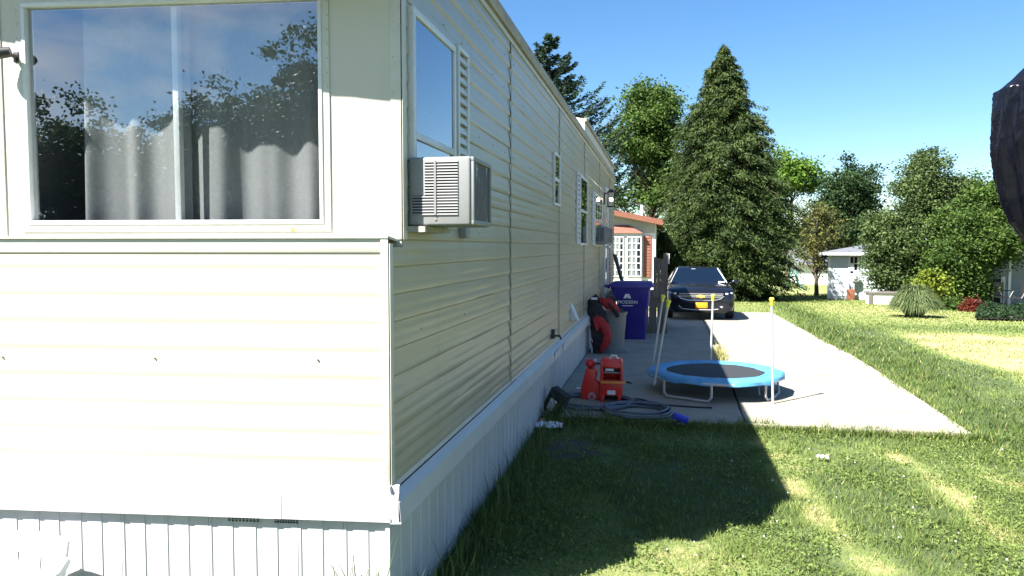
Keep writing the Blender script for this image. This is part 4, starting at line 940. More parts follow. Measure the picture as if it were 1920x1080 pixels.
for s in (-1, 1):
    cq('side_window', 'car_glass', [(s*.80, 1.75, 1.02), (s*.845, 2.6, 1.04), (s*.80, 3.9, 1.06), (s*.615, 3.4, 1.36), (s*.645, 2.8, 1.38), (s*.655, 2.35, 1.36)], (s*.02, 0, 0))
    # bright tubes painting in the sun's glint along the screen surround
    mb = MB(); mb.tube([cpt(s*.785, 1.345, .985)+Vector((0, -.016, .01)), cpt(s*.575, 2.14, 1.395)+Vector((0, -.016, .01))], .014, 6); mb.build('pillar_glint', 'lamp_clear' if s > 0 else 'galv', car, smooth=True)
    mb = MB(); c = cpt(s*1.03, 1.62, 1.02); mb.ball(c, .10, 12, (1.1, .55, .72)); mb.tube([cpt(s*.88, 1.66, .97), c], .03, 8); mb.build('mirror', 'car_paint', car, smooth=True)
    hl = [(s*.50, .015, .735), (s*.62, .03, .66), (s*.80, .10, .66), (s*.895, .36, .78), (s*.87, .33, .835), (s*.74, .125, .80)]
    mb = MB(); mb.prism([cpt(*p)+Vector((0, -.022, 0)) for p in hl], (0, .05, 0)); h = mb.build('headlight', 'car_glass', car, bevel=.006)
    mb = MB(); mb.ball(cpt(s*.68, .055, .715)+Vector((0, -.015, 0)), .036, 10, (1.2, .5, .8)); sub(mb, 'lens', 'lamp_clear', h, smooth=True); mb = MB(); mb.ball(cpt(s*.80, .12, .735)+Vector((0, -.02, 0)), .030, 10, (1.2, .5, .8)); sub(mb, 'lens', 'lamp_clear', h, smooth=True)
    fg = [(s*.54, .02, .36), (s*.60, .03, .42), (s*.78, .06, .42), (s*.80, .08, .36), (s*.74, .05, .335), (s*.58, .02, .335)]
    mb = MB(); mb.tube([cpt(*p)+Vector((0, -.012, 0)) for p in fg+fg[:1]], .010, 6, cap=False); mb.build('fog_lamp_surround', 'chrome', car)
    mb = MB(); mb.prism([cpt(*p)+Vector((0, -.006, 0)) for p in fg], (0, .02, 0)); mb.build('fog_lamp', 'car_trim', car)
    for yy in (.98, 3.82):
        M_ = Matrix.Rotation(R(90), 4, 'Y'); wc = cpt(s*.83, yy, .335); wc.z = cz0+slope*(yy-1.5)+.335
        mb = MB(); mb.lathe([(.20, -.11), (.30, -.11), (.328, -.09), (.335, -.05), (.335, .05), (.328, .09), (.30, .11), (.20, .11)], wc, 24, M_); w = mb.build('wheel', 'tyre', car, smooth=True)
        mb = MB(); mb.lathe([(.02, -.085), (.21, -.10), (.22, -.07), (.22, .07), (.21, .10), (.02, .085)], wc, 20, M_); sub(mb, 'rim', 'galv', w, smooth=True)
mb = MB(); gr = [(-.60, .0, .735), (.60, .0, .735), (.56, -.005, .60), (.38, -.012, .555), (-.38, -.012, .555), (-.56, -.005, .60)]
mb.prism([cpt(*p)+Vector((0, -.018, 0)) for p in gr], (0, .04, 0)); g_ = mb.build('grille', 'car_trim', car)
for z, w_ in ((.715, .58), (.672, .575), (.632, .56)):
    mb = MB(); mb.box(-w_, w_, -.008, .008, -.006, .006, Matrix.Translation(cpt(0, -.024, z))); sub(mb, 'grille_bar', 'galv', g_)
mb = MB(); mb.tube([cpt(-.60, -.01, .66), cpt(-.52, -.022, .585), cpt(-.36, -.03, .545), cpt(0, -.034, .53), cpt(.36, -.03, .545), cpt(.52, -.022, .585), cpt(.60, -.01, .66)], .014, 8); sub(mb, 'grille_trim', 'chrome', g_, smooth=True)
mb = MB(); e_ = [(-.115, -.035), (-.045, -.035), (-.035, -.05), (.045, -.05), (.05, -.035), (.125, -.035), (.105, .03), (.05, .03), (.04, .045), (-.04, .045), (-.045, .03), (-.12, .03)]
mb.prism([cpt(x, -.045, .645+z) for x, z in e_], (0, .02, 0)); mb.build('emblem', 'gold', car, bevel=.004)
mb = MB(); mb.box(-.155, .155, -.005, .005, -.076, .076, Matrix.Translation(cpt(.02, -.035, .405))); mb.build('number_plate', 'plate', car, bevel=.003)
mb = MB(); mb.box(-.18, .18, -.006, .02, -.09, .09, Matrix.Translation(cpt(.02, -.015, .405))); mb.build('plate_holder', 'car_trim', car)
mb = MB(); mb.tube([cpt(-.58, -.0, .40), cpt(-.50, -.02, .31), cpt(-.2, -.03, .285), cpt(.25, -.03, .285), cpt(.46, -.02, .305)], .011, 8); mb.build('bumper_trim', 'galv', car, smooth=True)
mb = MB(); mb.prism([cpt(-.55, -.006, .30), cpt(.55, -.006, .30), cpt(.62, .02, .22), cpt(-.62, .02, .22)], (0, .05, 0)); mb.build('air_dam', 'car_trim', car)
mb = MB(); mb.box(-.06, .06, -.004, .004, -.018, .018, Matrix.Translation(cpt(-.12, 2.10, 1.375)) @ Matrix.Rotation(R(-28), 4, 'X')); mb.build('mirror_sticker', 'sticker_white', car)
mb = MB(); mb.box(-.09, .09, -.004, .004, -.025, .025, Matrix.Translation(cpt(.64, 1.39, 1.01)) @ Matrix.Rotation(R(-28), 4, 'X')); mb.build('paper_on_dash', 'sticker_white', car)

# ================================================================== NEIGHBOUR HOME WITH BAY WINDOW
NY = 28.0
nh = thing('neighbour_home', 'white mobile home with terracotta shutter and red bay roof behind the bin', 'house', (PY(1180, 560, NY).x, NY, gz(0, NY)))
def N3(u, v, y=NY): return PY(u, v, y)
xr = N3(1229, 450).x; xl = xr-8.2; zg = gz(0, NY)-.2; ze = N3(1229, 416).z; za = N3(1150, 400).z; xm_ = N3(1150, 400).x-2.4
zap = ze+(za-ze)*(xr-xm_)/(xr-N3(1150, 400).x)
mb = MB(); mb.prism([(xl, NY, zg), (xr, NY, zg), (xr, NY, ze), (xm_, NY, zap), (xl, NY, ze)], (0, 9, 0)); mb.build('wall', 'house_white', nh)
mb = MB(); zz = N3(1180, 437).z; mb.prism([(N3(1150, 437).x-2, NY-.012, zz), (xr-.02, NY-.012, zz), (xr-.02, NY-.012, ze-.03), (N3(1150, 404).x-2, NY-.012, N3(1150, 404).z+.3)], (0, .01, 0)); mb.build('gable_panel', 'house_cream', nh)
mb = MB()
for s, xe in ((1, xr+.25), (-1, xl-.25)):
    zee = ze-(zap-ze)/(xr-xm_)*.25
    mb.prism([(xm_, NY-.35, zap+.12), (xe, NY-.35, zee+.12), (xe, NY-.35, zee-.02), (xm_, NY-.35, zap-.02)], (0, 9.6, 0))
rf = mb.build('roof', 'roof_red', nh)
mb = MB(); mb.prism([(xm_, NY-.40, zap+.07), (xr+.26, NY-.40, ze-(zap-ze)/(xr-xm_)*.26+.07), (xr+.26, NY-.40, ze-(zap-ze)/(xr-xm_)*.26-.08), (xm_, NY-.40, zap-.08)], (0, .045, 0)); sub(mb, 'barge_board', 'brown_box', rf)
pv = N3(1201, 397); mb = MB(); mb.tube([(pv.x, NY+2, pv.z-.25), (pv.x, NY+2, pv.z+.35)], .06, 10); sub(mb, 'vent_pipe', 'white_alu', rf)
# bay
BY = NY-.22; bxr = N3(1204, 480, BY).x; bxl = bxr-2.2; bz0 = N3(1200, 528, BY).z; bz1 = N3(1200, 437, BY).z
mb = MB(); mb.prism([(bxl, NY, 0), (bxl+.45, BY, 0), (bxr-.02, BY, 0), (bxr, NY, 0)], (0, 0, bz1-bz0)); 
for i, p in enumerate(mb.v): mb.v[i] = (p[0], p[1], p[2]+bz0)
bay = mb.build('bay', 'house_white', nh)
mb = MB(); zr = N3(1170, 422).z; mb.hexa([(bxl-.1,BY-.12,bz1), (bxr+.03,BY-.12,bz1), (bxr+.05,NY,bz1), (bxl-.3,NY,bz1)], [(bxl+.5,NY-.06,zr), (bxr-.55,NY-.06,zr), (bxr-.5,NY,zr), (bxl+.5,NY,zr)]); sub(mb, 'bay_roof', 'roof_red', bay)
def nbr_win(u0, u1, v0, v1, cols, rows, Yw, par):
    a, b = N3(u0, v1, Yw), N3(u1, v0, Yw); mb = MB()
    mb.box(a.x, b.x, Yw-.02, Yw+.01, a.z, b.z); w = mb.build('window', 'dark_void', par)
    mb = MB(); mb.add([(a.x, Yw-.025, a.z), (b.x, Yw-.025, a.z), (b.x, Yw-.025, b.z), (a.x, Yw-.025, b.z)], [(0,1,2,3)]); sub(mb, 'pane', 'pane_side', w)
    mb = MB(); h = b.z-a.z; w_ = b.x-a.x
    for s in (0, 1):       # lace curtains drawn aside
        mb.sheet(lambda p, q_: Vector((a.x+(.06 if s == 0 else w_-.06-.26)+.26*p*(1-.35*math.sin(3.14*q_)), Yw-.022-.002*math.sin(30*p), a.z+h*(.02+.96*q_))), 10, 8)
    sub(mb, 'lace_curtain', 'blind_white', w, recalc=False)
    for i in range(cols+1): x = a.x+w_*i/cols; q = MB(); q.box(x-.02, x+.02, Yw-.045, Yw-.026, a.z, b.z); sub(q, 'muntin', 'white_alu', w)
    for j in range(rows+1): z = a.z+h*j/rows; q = MB(); q.box(a.x, b.x, Yw-.043, Yw-.0265, z-.02, z+.02); sub(q, 'muntin', 'white_alu', w)
nbr_win(1176, 1202, 444, 518, 3, 6, BY, nh); nbr_win(1147, 1169, 444, 518, 3, 6, BY, nh)
a, b = N3(1206, 520), N3(1221, 442); mb = MB(); mb.box(a.x, b.x, NY-.05, NY-.012, a.z, b.z); sh_ = mb.build('shutter', 'shutter_red', nh, bevel=.008)
for k in range(14):
    z = a.z+.06+(b.z-a.z-.12)*k/13; q = MB(); q.box(a.x+.04, b.x-.04, NY-.066, NY-.049, z-.03, z+.012); sub(q, 'slat', 'shutter_red', sh_)

# ================================================================== BLUE HOUSE WITH METER POST
HY = 38.0
bh = thing('blue_house', 'pale blue low house with grey hip roof beside the leafy trees', 'house', (PY(1553, 560, HY).x, HY, gz(0, HY)))
x0, x1 = PY(1553, 520, HY).x, PY(1553, 520, HY).x+8.5; ze = PY(1600, 474, HY).z; zg = gz(0, HY)-.1
mb = MB(); mb.box(x0, x1, HY, HY+6, zg, ze-.05); mb.build('wall', 'house_blue', bh)
n = int((ze-zg-.3)/.2)
for k in range(n):
    z = zg+.28+k*.2; q = MB(); q.hexa([(x0-.004,HY-.022,z), (x1,HY-.022,z), (x1,HY,z), (x0-.004,HY,z)], [(x0-.004,HY-.006,z+.195), (x1,HY-.006,z+.195), (x1,HY,z+.195), (x0-.004,HY,z+.195)]); q.build('siding_board', 'house_blue', bh)
q = MB(); q.box(x0-.03, x0+.09, HY-.035, HY+.02, zg, ze-.06); q.build('corner_trim', 'white_alu', bh)
zr = PY(1620, 452, HY+3).z; mb = MB(); o_ = .45
mb.add([(x0-o_,HY-o_,ze), (x1+o_,HY-o_,ze), (x1+o_,HY+6+o_,ze), (x0-o_,HY+6+o_,ze), (x0+2.7,HY+3,zr), (x1-2.7,HY+3,zr)], [(0,1,5,4), (1,2,5), (2,3,4,5), (3,0,4), (3,2,1,0)])
mb.build('roof', 'roof_grey', bh)
q = MB(); q.box(x0-o_-.01, x1+o_, HY-o_-.02, HY-o_, ze-.11, ze+.02); q.build('fascia', 'white_alu', bh)
a, b = PY(1592, 520, HY), PY(1607, 481, HY)
mb = MB(); mb.box(a.x-.07, b.x+.07, HY-.05, HY-.024, a.z-.07, b.z+.07); w = mb.build('window', 'white_alu', bh)
for i in range(2):
    for j in range(3):
        q = MB(); ww = (b.x-a.x)/2; hh = (b.z-a.z)/3; q.box(a.x+i*ww+.02, a.x+(i+1)*ww-.02, HY-.056, HY-.051, a.z+j*hh+.02, a.z+(j+1)*hh-.02); sub(q, 'pane', 'car_glass' if (i+j) % 2 == 0 or j == 2 else 'blind_white', w)
bh.rotation_euler.z = -math.atan2(PY(1553, 560, HY).x, HY)
mp_ = G(1597, 563); mt = thing('meter_post', 'electric meter post with brown base in front of the blue house', 'meter post', mp_)
mY = mp_.y; px = mY/1400
mb = MB(); mb.box(mp_.x-.2, mp_.x+.14, mY, mY+.2, mp_.z-.05, mp_.z+.52); mb.build('base', 'brown_box', mt, bevel=.02)
mb = MB(); mb.tube([(mp_.x-.14, mY+.1, mp_.z+.5), (mp_.x-.14, mY+.1, mp_.z+1.05)], .05, 8); mb.tube([(mp_.x+.1, mY+.1, mp_.z+.5), (mp_.x+.1, mY+.1, mp_.z+1.0)], .04, 8); mb.build('conduit', 'grey_alu', mt)
mb = MB(); mb.box(mp_.x-.08, mp_.x+.30, mY, mY+.16, mp_.z+.88, mp_.z+1.25); mb.build('meter_box', 'grey_alu', mt, bevel=.015)
mb = MB(); M_ = Matrix.Rotation(R(90), 4, 'X'); mb.lathe([(.01, -.0), (.09, -.0), (.09, .05), (.01, .06)], (mp_.x+.11, mY, mp_.z+1.08), 14, M_); mb.build('meter_dial', 'white_alu', mt)
mb = MB(); mb.box(mp_.x-.42, mp_.x-.30, mY+.03, mY+.12, mp_.z+1.0, mp_.z+1.25); mb.build('breaker_box', 'grey_alu', mt)
# white storage chest
sp = G(1632, 571); sx1 = PY(1692, 571, sp.y).x
st = thing('storage_chest', 'low white storage chest with dark lid edge under the leafy tree', 'chest', sp)
h_ = PY(1632, 548, sp.y).z-sp.z
mb = MB(); mb.box(sp.x, sx1, sp.y, sp.y+.8, sp.z-.05, sp.z+h_-.06); mb.build('chest_body', 'house_white', st, bevel=.02)
mb = MB(); mb.box(sp.x-.06, sx1+.05, sp.y-.06, sp.y+.85, sp.z+h_-.06, sp.z+h_); mb.build('lid', 'grey_wood', st, bevel=.01)
mb = MB(); mb.box(sp.x-.05, sp.x+.07, sp.y-.05, sp.y+.06, sp.z-.05, sp.z+h_-.06); mb.build('corner_post', 'grey_wood', st)
# far white building and teal playset
FY = 58.0; gzf = gz(0, FY)
fh = thing('far_house', 'distant white building behind the olive tree', 'house', (PY(1525, 530, FY).x, FY, gzf))
x0 = PY(1498, 520, FY).x; x1 = x0+6; zt_ = PY(1520, 497, FY).z
mb = MB(); mb.box(x0, x1, FY, FY+5, gzf-.3, zt_); mb.build('wall', 'house_white', fh)
mb = MB(); mb.add([(x0-.4,FY-.4,zt_), (x1+.4,FY-.4,zt_), (x1+.4,FY+5.4,zt_), (x0-.4,FY+5.4,zt_), (x0-.2,FY+2.5,zt_+1.3), (x1+.2,FY+2.5,zt_+1.3)], [(0,1,5,4), (1,2,5), (2,3,4,5), (3,0,4), (3,2,1,0)]); mb.build('roof', 'roof_grey', fh)
pp = PY(1488, 530, 52); tl = thing('playset', 'small teal frame standing far off left of the white building', 'playset', (pp.x, 52, gz(0, 52)))
mb = MB(); zq = gz(0, 52)
for dx in (-.22, .22): mb.tube([(pp.x+dx*2.2, 52, zq-.1), (pp.x+dx*.4, 52.2, zq+1.15)], .07, 6)
mb.build('legs', 'teal', tl)
mb = MB(); mb.box(pp.x-.25, pp.x+.25, 51.9, 52.4, zq+.75, zq+.85); mb.build('platform', 'teal', tl)
# grey-blue house at the right with covered patio
RY = 36.0; gzr = gz(0, RY)
rh = thing('grey_blue_house', 'grey-blue sided house with shaded patio at the right edge', 'house', (PY(1890, 560, RY).x, RY, gzr))
x0 = PY(1835, 540, RY).x; x1 = x0+9; zt_ = PY(1890, 470, RY).z+.35
mb = MB(); mb.box(x0, x1, RY, RY+6, gzr-.2, zt_); mb.build('wall', 'house_bluegrey', rh)
for k in range(int((zt_-gzr)/.18)):
    z = gzr+k*.18; q = MB(); q.hexa([(x0,RY-.02,z), (x1,RY-.02,z), (x1,RY,z), (x0,RY,z)], [(x0,RY-.004,z+.175), (x1,RY-.004,z+.175), (x1,RY,z+.175), (x0,RY,z+.175)]); q.build('siding_board', 'house_bluegrey', rh)
mb = MB(); mb.hexa([(x0-.5,RY-2.9,zt_-.10), (x1+.3,RY-2.9,zt_-.10), (x1+.3,RY+6.3,zt_), (x0-.5,RY+6.3,zt_)], [(x0-.5,RY-2.9,zt_+.04), (x1+.3,RY-2.9,zt_+.04), (x1+.3,RY+3,zt_+.9), (x0-.5,RY+3,zt_+.9)]); mb.build('roof', 'white_alu', rh)
for xx in (x0+.1, x0+3.2): q = MB(); q.box(xx-.05, xx+.05, RY-2.7, RY-2.6, gzr-.1, zt_-.1); q.build('patio_post', 'white_alu', rh)
q = MB(); a, b = PY(1848, 572, RY), PY(1876, 523, RY); q.box(a.x, b.x, RY-.06, RY-.022, gzr, b.z); dd = q.build('door', 'dark_void', rh)
q = MB(); q.box(b.x, b.x+.16, RY-.07, RY-.02, gzr, b.z+.1); q.build('door_trim', 'white_alu', rh)
def patio_chair(u, v, rot, label):
    p = G(u, v); t = thing('patio_chair', label, 'chair', p, 'patio chairs'); M0 = Matrix.Translation(p) @ Matrix.Rotation(R(rot), 4, 'Z')
    mb = MB(); mb.box(-.25, .25, -.25, .25, .40, .44, M0); mb.build('seat', 'black_plastic', t)
    mb = MB(); mb.box(-.25, .25, .22, .26, .44, .98, M0); mb.build('backrest', 'black_plastic', t)
    for sx in (-1, 1):
        for sy in (-1, 1): q = MB(); q.tube([M0 @ Vector((sx*.23, sy*.23, 0)), M0 @ Vector((sx*.23, sy*.23, .42))], .018, 6); q.build('leg', 'black_plastic', t)
        q = MB(); q.tube([M0 @ Vector((sx*.26, .24, .66)), M0 @ Vector((sx*.27, -.1, .66)), M0 @ Vector((sx*.27, -.24, .42))], .018, 6); q.build('armrest', 'black_plastic', t)
patio_chair(1880, 577, 25, 'black patio chair in front of the dark doorway at right')
patio_chair(1914, 580, -70, 'black patio chair at the far right edge of the picture')

# ================================================================== TARP AT THE RIGHT EDGE
TYd = 7.6
tw = thing('covered_hoop', 'black plastic tarp bundle tied round the head of a pole, right edge', 'tarp', (PY(1990, 400, TYd).x, TYd, 0))
cx_ = PY(1995, 300, TYd).x; rr = random.Random(12)
prof = [(1935, 118), (1912, 140), (1890, 160), (1876, 168), (1871, 215), (1868, 280), (1876, 330), (1885, 372), (1903, 415), (1925, 448), (1950, 470)]
pz_ = [PY(u, v, TYd).z for u, v in prof]; pr_ = [cx_-PY(u, v, TYd).x for u, v in prof]
NA, NZ = 220, 130; zz_ = np.linspace(pz_[0], pz_[-1], NZ); rr_ = np.interp(-zz_, -np.array(pz_), pr_)
AA, ZI = np.meshgrid(np.linspace(0, 2*np.pi, NA, endpoint=False), zz_); RRr = np.repeat(rr_[:, None], NA, 1)
ca, sa = np.cos(AA), np.sin(AA)
def ridge(s1, s2, sd): return 1-np.abs(2*vnoise(ca*s1+ZI*s2*.5+9, sa*s1+ZI*s2, 1.0, sd)-1)
fold = .34*(ridge(3.2, .5, 1)-.6)+.16*(ridge(6.5, 1.6, 2)-.6)+.07*(ridge(11, 5, 3)-.5)+.03*(ridge(22, 14, 4)-.5)
fold *= .30+.70*np.abs(sa)
RRr = RRr*(1+fold); V = np.stack([cx_+RRr*ca, TYd+.75*RRr*sa, ZI+.04*(vnoise(ca*4+9, sa*4+ZI, 2, 5)-.5)], -1).reshape(-1, 3)
I = np.arange(NZ-1)[:, None]*NA+np.arange(NA)[None]; I2 = np.arange(NZ-1)[:, None]*NA+((np.arange(NA)+1) % NA)[None]
F = np.stack([I, I2, I2+NA, I+NA], -1).reshape(-1, 4); o = np_mesh('tarp_cover', V, F, 'tarp', None, tw); o.data.shade_smooth()
mb = MB(); mb.tube([(cx_, TYd, 0), (cx_, TYd, 2.6)], .05, 12); mb.build('pole', 'galv', tw, smooth=True)
mb = MB(); mb.lathe([(.02, 0), (.14, 0), (.13, .04), (.02, .05)], (cx_, TYd, 0), 16); mb.build('footing', 'concrete', tw, smooth=True)
# ================================================================== WHITE RESIN CHAIR, lower left
kc = thing('resin_chair', 'white plastic garden chair by the front skirting, top of its back showing', 'chair', (-2.35, 2.45, 0))
M0 = Matrix.Translation(FL(FP(163, 1030, False, .12)[0]+.27, .42, 0)) @ Matrix.Rotation(R(180+6), 4, 'Z')
def kl(mb, name, **kw): return mb.build(name, 'resin_white', kc, **kw)
mb = MB(); mb.box(-.26, .26, -.25, .22, .27, .305, M0); kl(mb, 'seat', bevel=.012)
def back_pt(x, z): return M0 @ Vector((x, -.24-.10*(z-.37)/.4+.10*(x/.27)**2, z))
ZT = .50
def bslab(mb, xa, xb, za_, zb_):
    n = 4; vs = []
    for s in (0, .018):
        for j in range(2):
            for i in range(n+1): p = back_pt(xa+(xb-xa)*i/n, za_ if j == 0 else zb_); vs.append(p+(M0.to_3x3() @ Vector((0, -s, 0))))
    m_ = n+1; fs = []
    for i in range(n): fs += [(i, i+1, m_+i+1, m_+i), (2*m_+i, 3*m_+i, 3*m_+i+1, 2*m_+i+1), (m_+i, m_+i+1, 3*m_+i+1, 3*m_+i), (i, 2*m_+i, 2*m_+i+1, i+1)]
    fs += [(0, m_, 3*m_, 2*m_), (n, 2*m_+n, 3*m_+n, m_+n)]; mb.add(vs, fs)
mb = MB(); bslab(mb, -.27, .27, ZT-.085, ZT); bslab(mb, -.27, .27, .29, .34); bslab(mb, -.27, -.215, .34, ZT-.085); bslab(mb, .215, .27, .34, ZT-.085); kl(mb, 'backrest')
for k in range(7): q = MB(); x = -.215+.43*(k+.5)/7; bslab(q, x-.018, x+.018, .34, ZT-.085); kl(q, 'slat')
for s in (-1, 1):
    q = MB(); q.tube([back_pt(s*.27, .42), M0 @ Vector((s*.30, -.05, .40)), M0 @ Vector((s*.30, .16, .39)), M0 @ Vector((s*.30, .24, .34))], [.024, .03, .03, .022], 8); kl(q, 'armrest', smooth=True)
    for y0_ in (-.22, .22): q = MB(); q.tube([M0 @ Vector((s*.25, y0_, .29)), M0 @ Vector((s*.29, y0_*1.15, 0))], [.03, .024], 8); kl(q, 'leg', smooth=True)

# ================================================================== TREES
def broadleaf(label, base, lobes, nclump, per, lsize, rc, m, group=None, name='tree', trunk_r=0.16, gaps=0.0, seed=0):
    """lobes: (centre, rx, ry, rz). Limbs run from the trunk to clumps; leaves fill the clumps."""
    g_ = np.random.default_rng(seed+100); t = thing(name, label, 'tree', base, group); base = Vector(base)
    top = max(l[0][2]+l[3]*.4 for l in lobes); mc = Vector((sum(l[0][0] for l in lobes)/len(lobes), sum(l[0][1] for l in lobes)/len(lobes), 0))
    vol = np.array([l[1]*l[2]*l[3] for l in lobes])**.75; pick = g_.choice(len(lobes), nclump, p=vol/vol.sum())
    d = unit(g_.normal(size=(nclump, 3))); rad = (0.30+0.72*g_.random(nclump)**0.55)[:, None]
    cen = np.array([l[0] for l in lobes])[pick]; r3 = np.array([l[1:4] for l in lobes])[pick]
    cc_ = cen+d*rad*r3*(1+.14*g_.normal(size=(nclump, 1)))
    keep = np.ones(nclump, bool)
    if gaps: keep = (vnoise(cc_[:, 0]+cc_[:, 1]*.6, cc_[:, 2], 0.55, seed+40) > gaps)
    cc_ = cc_[keep]; nclump = len(cc_)
    tp_ = np.array([mc.x*.4+base.x*.6, mc.y*.4+base.y*.6, top])
    mb = MB(); b0 = np.array(base); mid = b0*.5+tp_*.5+np.array([.1, 0, 0])
    mb.tube([base-Vector((0, 0, .2)), base+Vector((0, 0, .3)), Vector(b0*.7+tp_*.3), Vector(mid), Vector(tp_)], [trunk_r*1.5, trunk_r*1.1, trunk_r*.85, trunk_r*.6, trunk_r*.12], 8)
    tr_ = mb.build('trunk', 'bark', t, smooth=True)
    mb = MB(); order = g_.permutation(nclump)[:min(70, nclump)]
    for i in order:
        e = Vector(cc_[i]); f_ = max(0.15, min(.9, (e.z-base.z)/(top-base.z)-.22)); s = Vector(b0+(tp_-b0)*f_)
        k = s.lerp(e, .5)+Vector((0, 0, -.06*(e-s).length)); r0 = trunk_r*(1-f_)*.42+.012
        mb.tube([s, k, e], [r0, r0*.6, .006], 5, cap=False)
    mb.build('limbs', 'bark', t)['kind'] = 'stuff'
    N = nclump*per; c = np.repeat(cc_, per, 0); ct = np.repeat(g_.random(nclump), per)
    rcv = np.repeat(rc*(.6+.8*g_.random(nclump)), per)[:, None]
    P = c+g_.normal(size=(N, 3))*rcv*np.array([1, 1, .62])
    ax = g_.normal(size=(N, 3))*np.array([1, 1, .6])+np.array([0, 0, -.25])
    tint = .30+.40*(ct-.5)+.55*(g_.random(N)-.35)
    leaves('crown', P, lsize, tint, m, t, axis=ax, aspect=.62)
    return t
def conifer(label, base, H, prof, nbr, per, m, lsize=.26, group=None, seed=0, droop=.25, upturn=0.0, flat=1.0, trunk_r=.17, name='spruce_tree', width=.30):
    g_ = np.random.default_rng(seed+300); t = thing(name, label, 'tree', base, group); b0 = np.array(base)
    mb = MB(); mb.tube([Vector(base)-Vector((0, 0, .2)), Vector(base)+Vector((0, 0, H*.5)), Vector(base)+Vector((0, 0, H*.99))], [trunk_r, trunk_r*.6, .012], 8); mb.build('trunk', 'bark', t, smooth=True)
    zk = np.array([p[0] for p in prof]); rk = np.array([p[1] for p in prof])
    w = np.interp(np.linspace(0, 1, 200), zk, rk)**.8+.12; w[:int(200*zk[0])] = 0; w /= w.sum(); h = g_.choice(200, nbr, p=w)/200+g_.random(nbr)/200
    az = g_.random(nbr)*2*np.pi; Lb = np.interp(h, zk, rk)*(0.62+.46*g_.random(nbr)**.8)*(1+.46*(vnoise(az*2.2, h*14, 1.0, seed)-.5)); bt_ = g_.random(nbr)
    mb = MB()
    for i in g_.permutation(nbr)[:160]:
        o = Vector(b0+np.array([0, 0, h[i]*H])); dv = Vector((math.cos(az[i]), math.sin(az[i]), 0))
        mb.tube([o, o+dv*Lb[i]*.55+Vector((0, 0, -droop*Lb[i]*.3)), o+dv*Lb[i]*.95+Vector((0, 0, -droop*Lb[i]*.9+upturn*Lb[i]))], [.035, .02, .006], 4, cap=False)
    mb.build('limbs', 'bark', t)['kind'] = 'stuff'
    N = nbr*per; s = np.repeat(np.linspace(.22, 1, per)[None], nbr, 0).ravel()**.8; I_ = np.repeat(np.arange(nbr), per)
    dv = np.stack([np.cos(az), np.sin(az), 0*az], 1)[I_]; lv = np.stack([-np.sin(az), np.cos(az), 0*az], 1)[I_]
    side = (g_.random(N)*2-1); wd = width*Lb[I_]*(1.08-s)+.07
    z = h[I_]*H-droop*Lb[I_]*s**1.5+upturn*Lb[I_]*s**3-.10*g_.random(N)*flat
    P = b0+dv*(Lb[I_]*s)[:, None]+lv*(side*wd)[:, None]; P[:, 2] += z-0; P += g_.normal(size=P.shape)*.05
    ax = dv*.55+lv*(side*.7)[:, None]+np.array([0, 0, -.42*flat+.5*upturn])
    tint = .36+.42*(bt_[I_]-.5)+.5*(g_.random(N)-.42)+.12*(s-.6)
    leaves('crown', P, lsize, tint, m, t, axis=ax, aspect=.30, jit=.3)
    return t
def lobe(u, v, Y, rx, rz, ry=None): c = PY(u, v, Y); k = Y/1400; return ((c.x, c.y, c.z), rx*k, (ry or rx)*k, rz*k)
def gb(u, Y): x = PY(u, 500, Y).x; return (x, Y, gz(x, Y))
BG = 'trees beyond the drive'
b = gb(1352, 36)
conifer('huge dense dark spruce standing behind the parked car', b, PY(1342, 84, 36).z-b[2],
        [(.02, 2.8), (.1, 3.15), (.31, 3.4), (.45, 3.2), (.53, 2.9), (.64, 2.5), (.75, 1.85), (.86, 1.12), (.94, .55), (1, .08)], 1900, 105, 'needle', .17, BG, 1, droop=.30, trunk_r=.24)
b = gb(1030, 40)
conifer('blue-dark spruce with sparse upturned arms rising over the mobile home roof', b, PY(1022, 62, 40).z-b[2],
        [(.1, 4.4), (.45, 4.4), (.62, 3.7), (.74, 2.6), (.86, 1.5), (.95, .7), (1, .1)], 430, 110, 'needle_blue', .24, BG, 2, droop=.16, upturn=.46, flat=.4, width=.13)
b = gb(1882, 52)
conifer('narrow spruce peeking out beside the black tarp', b, PY(1884, 292, 52).z-b[2], [(.1, 3.0), (.5, 2.2), (.75, 1.35), (.9, .6), (1, .1)], 520, 70, 'needle', .24, BG, 3, droop=.22)
broadleaf('tall bright green leafy tree between the mobile home roof and the big spruce', gb(1215, 52),
          [lobe(1222, 230, 52, 52, 62), lobe(1180, 300, 52, 48, 70), lobe(1245, 300, 52, 55, 70), lobe(1195, 365, 52, 62, 45), lobe(1205, 195, 52, 30, 32), lobe(1250, 190, 52, 24, 26)], 420, 150, .20, .40, 'leaf_mid', BG, gaps=.34, seed=4, trunk_r=.26)
broadleaf('light green maple showing right of the big spruce', gb(1480, 62),
          [lobe(1475, 330, 62, 48, 48), lobe(1505, 345, 62, 34, 34), lobe(1460, 400, 62, 44, 50), lobe(1500, 400, 62, 32, 40)], 240, 130, .22, .42, 'leaf_light', BG, gaps=.32, seed=5, trunk_r=.2)
broadleaf('thin olive-brown tree left of the pale blue house', gb(1532, 43),
          [lobe(1515, 425, 43, 40, 42), lobe(1505, 465, 43, 34, 30), lobe(1540, 470, 43, 22, 30), lobe(1495, 400, 43, 26, 26)], 170, 80, .14, .30, 'leaf_olive', BG, gaps=.35, seed=6, trunk_r=.10)
broadleaf('rounded dark green tree behind the pale blue house roof', gb(1590, 58),
          [lobe(1592, 365, 58, 40, 52), lobe(1570, 400, 58, 34, 50), lobe(1610, 400, 58, 28, 48), lobe(1590, 440, 58, 46, 30)], 260, 130, .20, .40, 'leaf_dark', BG, gaps=.28, seed=7, trunk_r=.2)
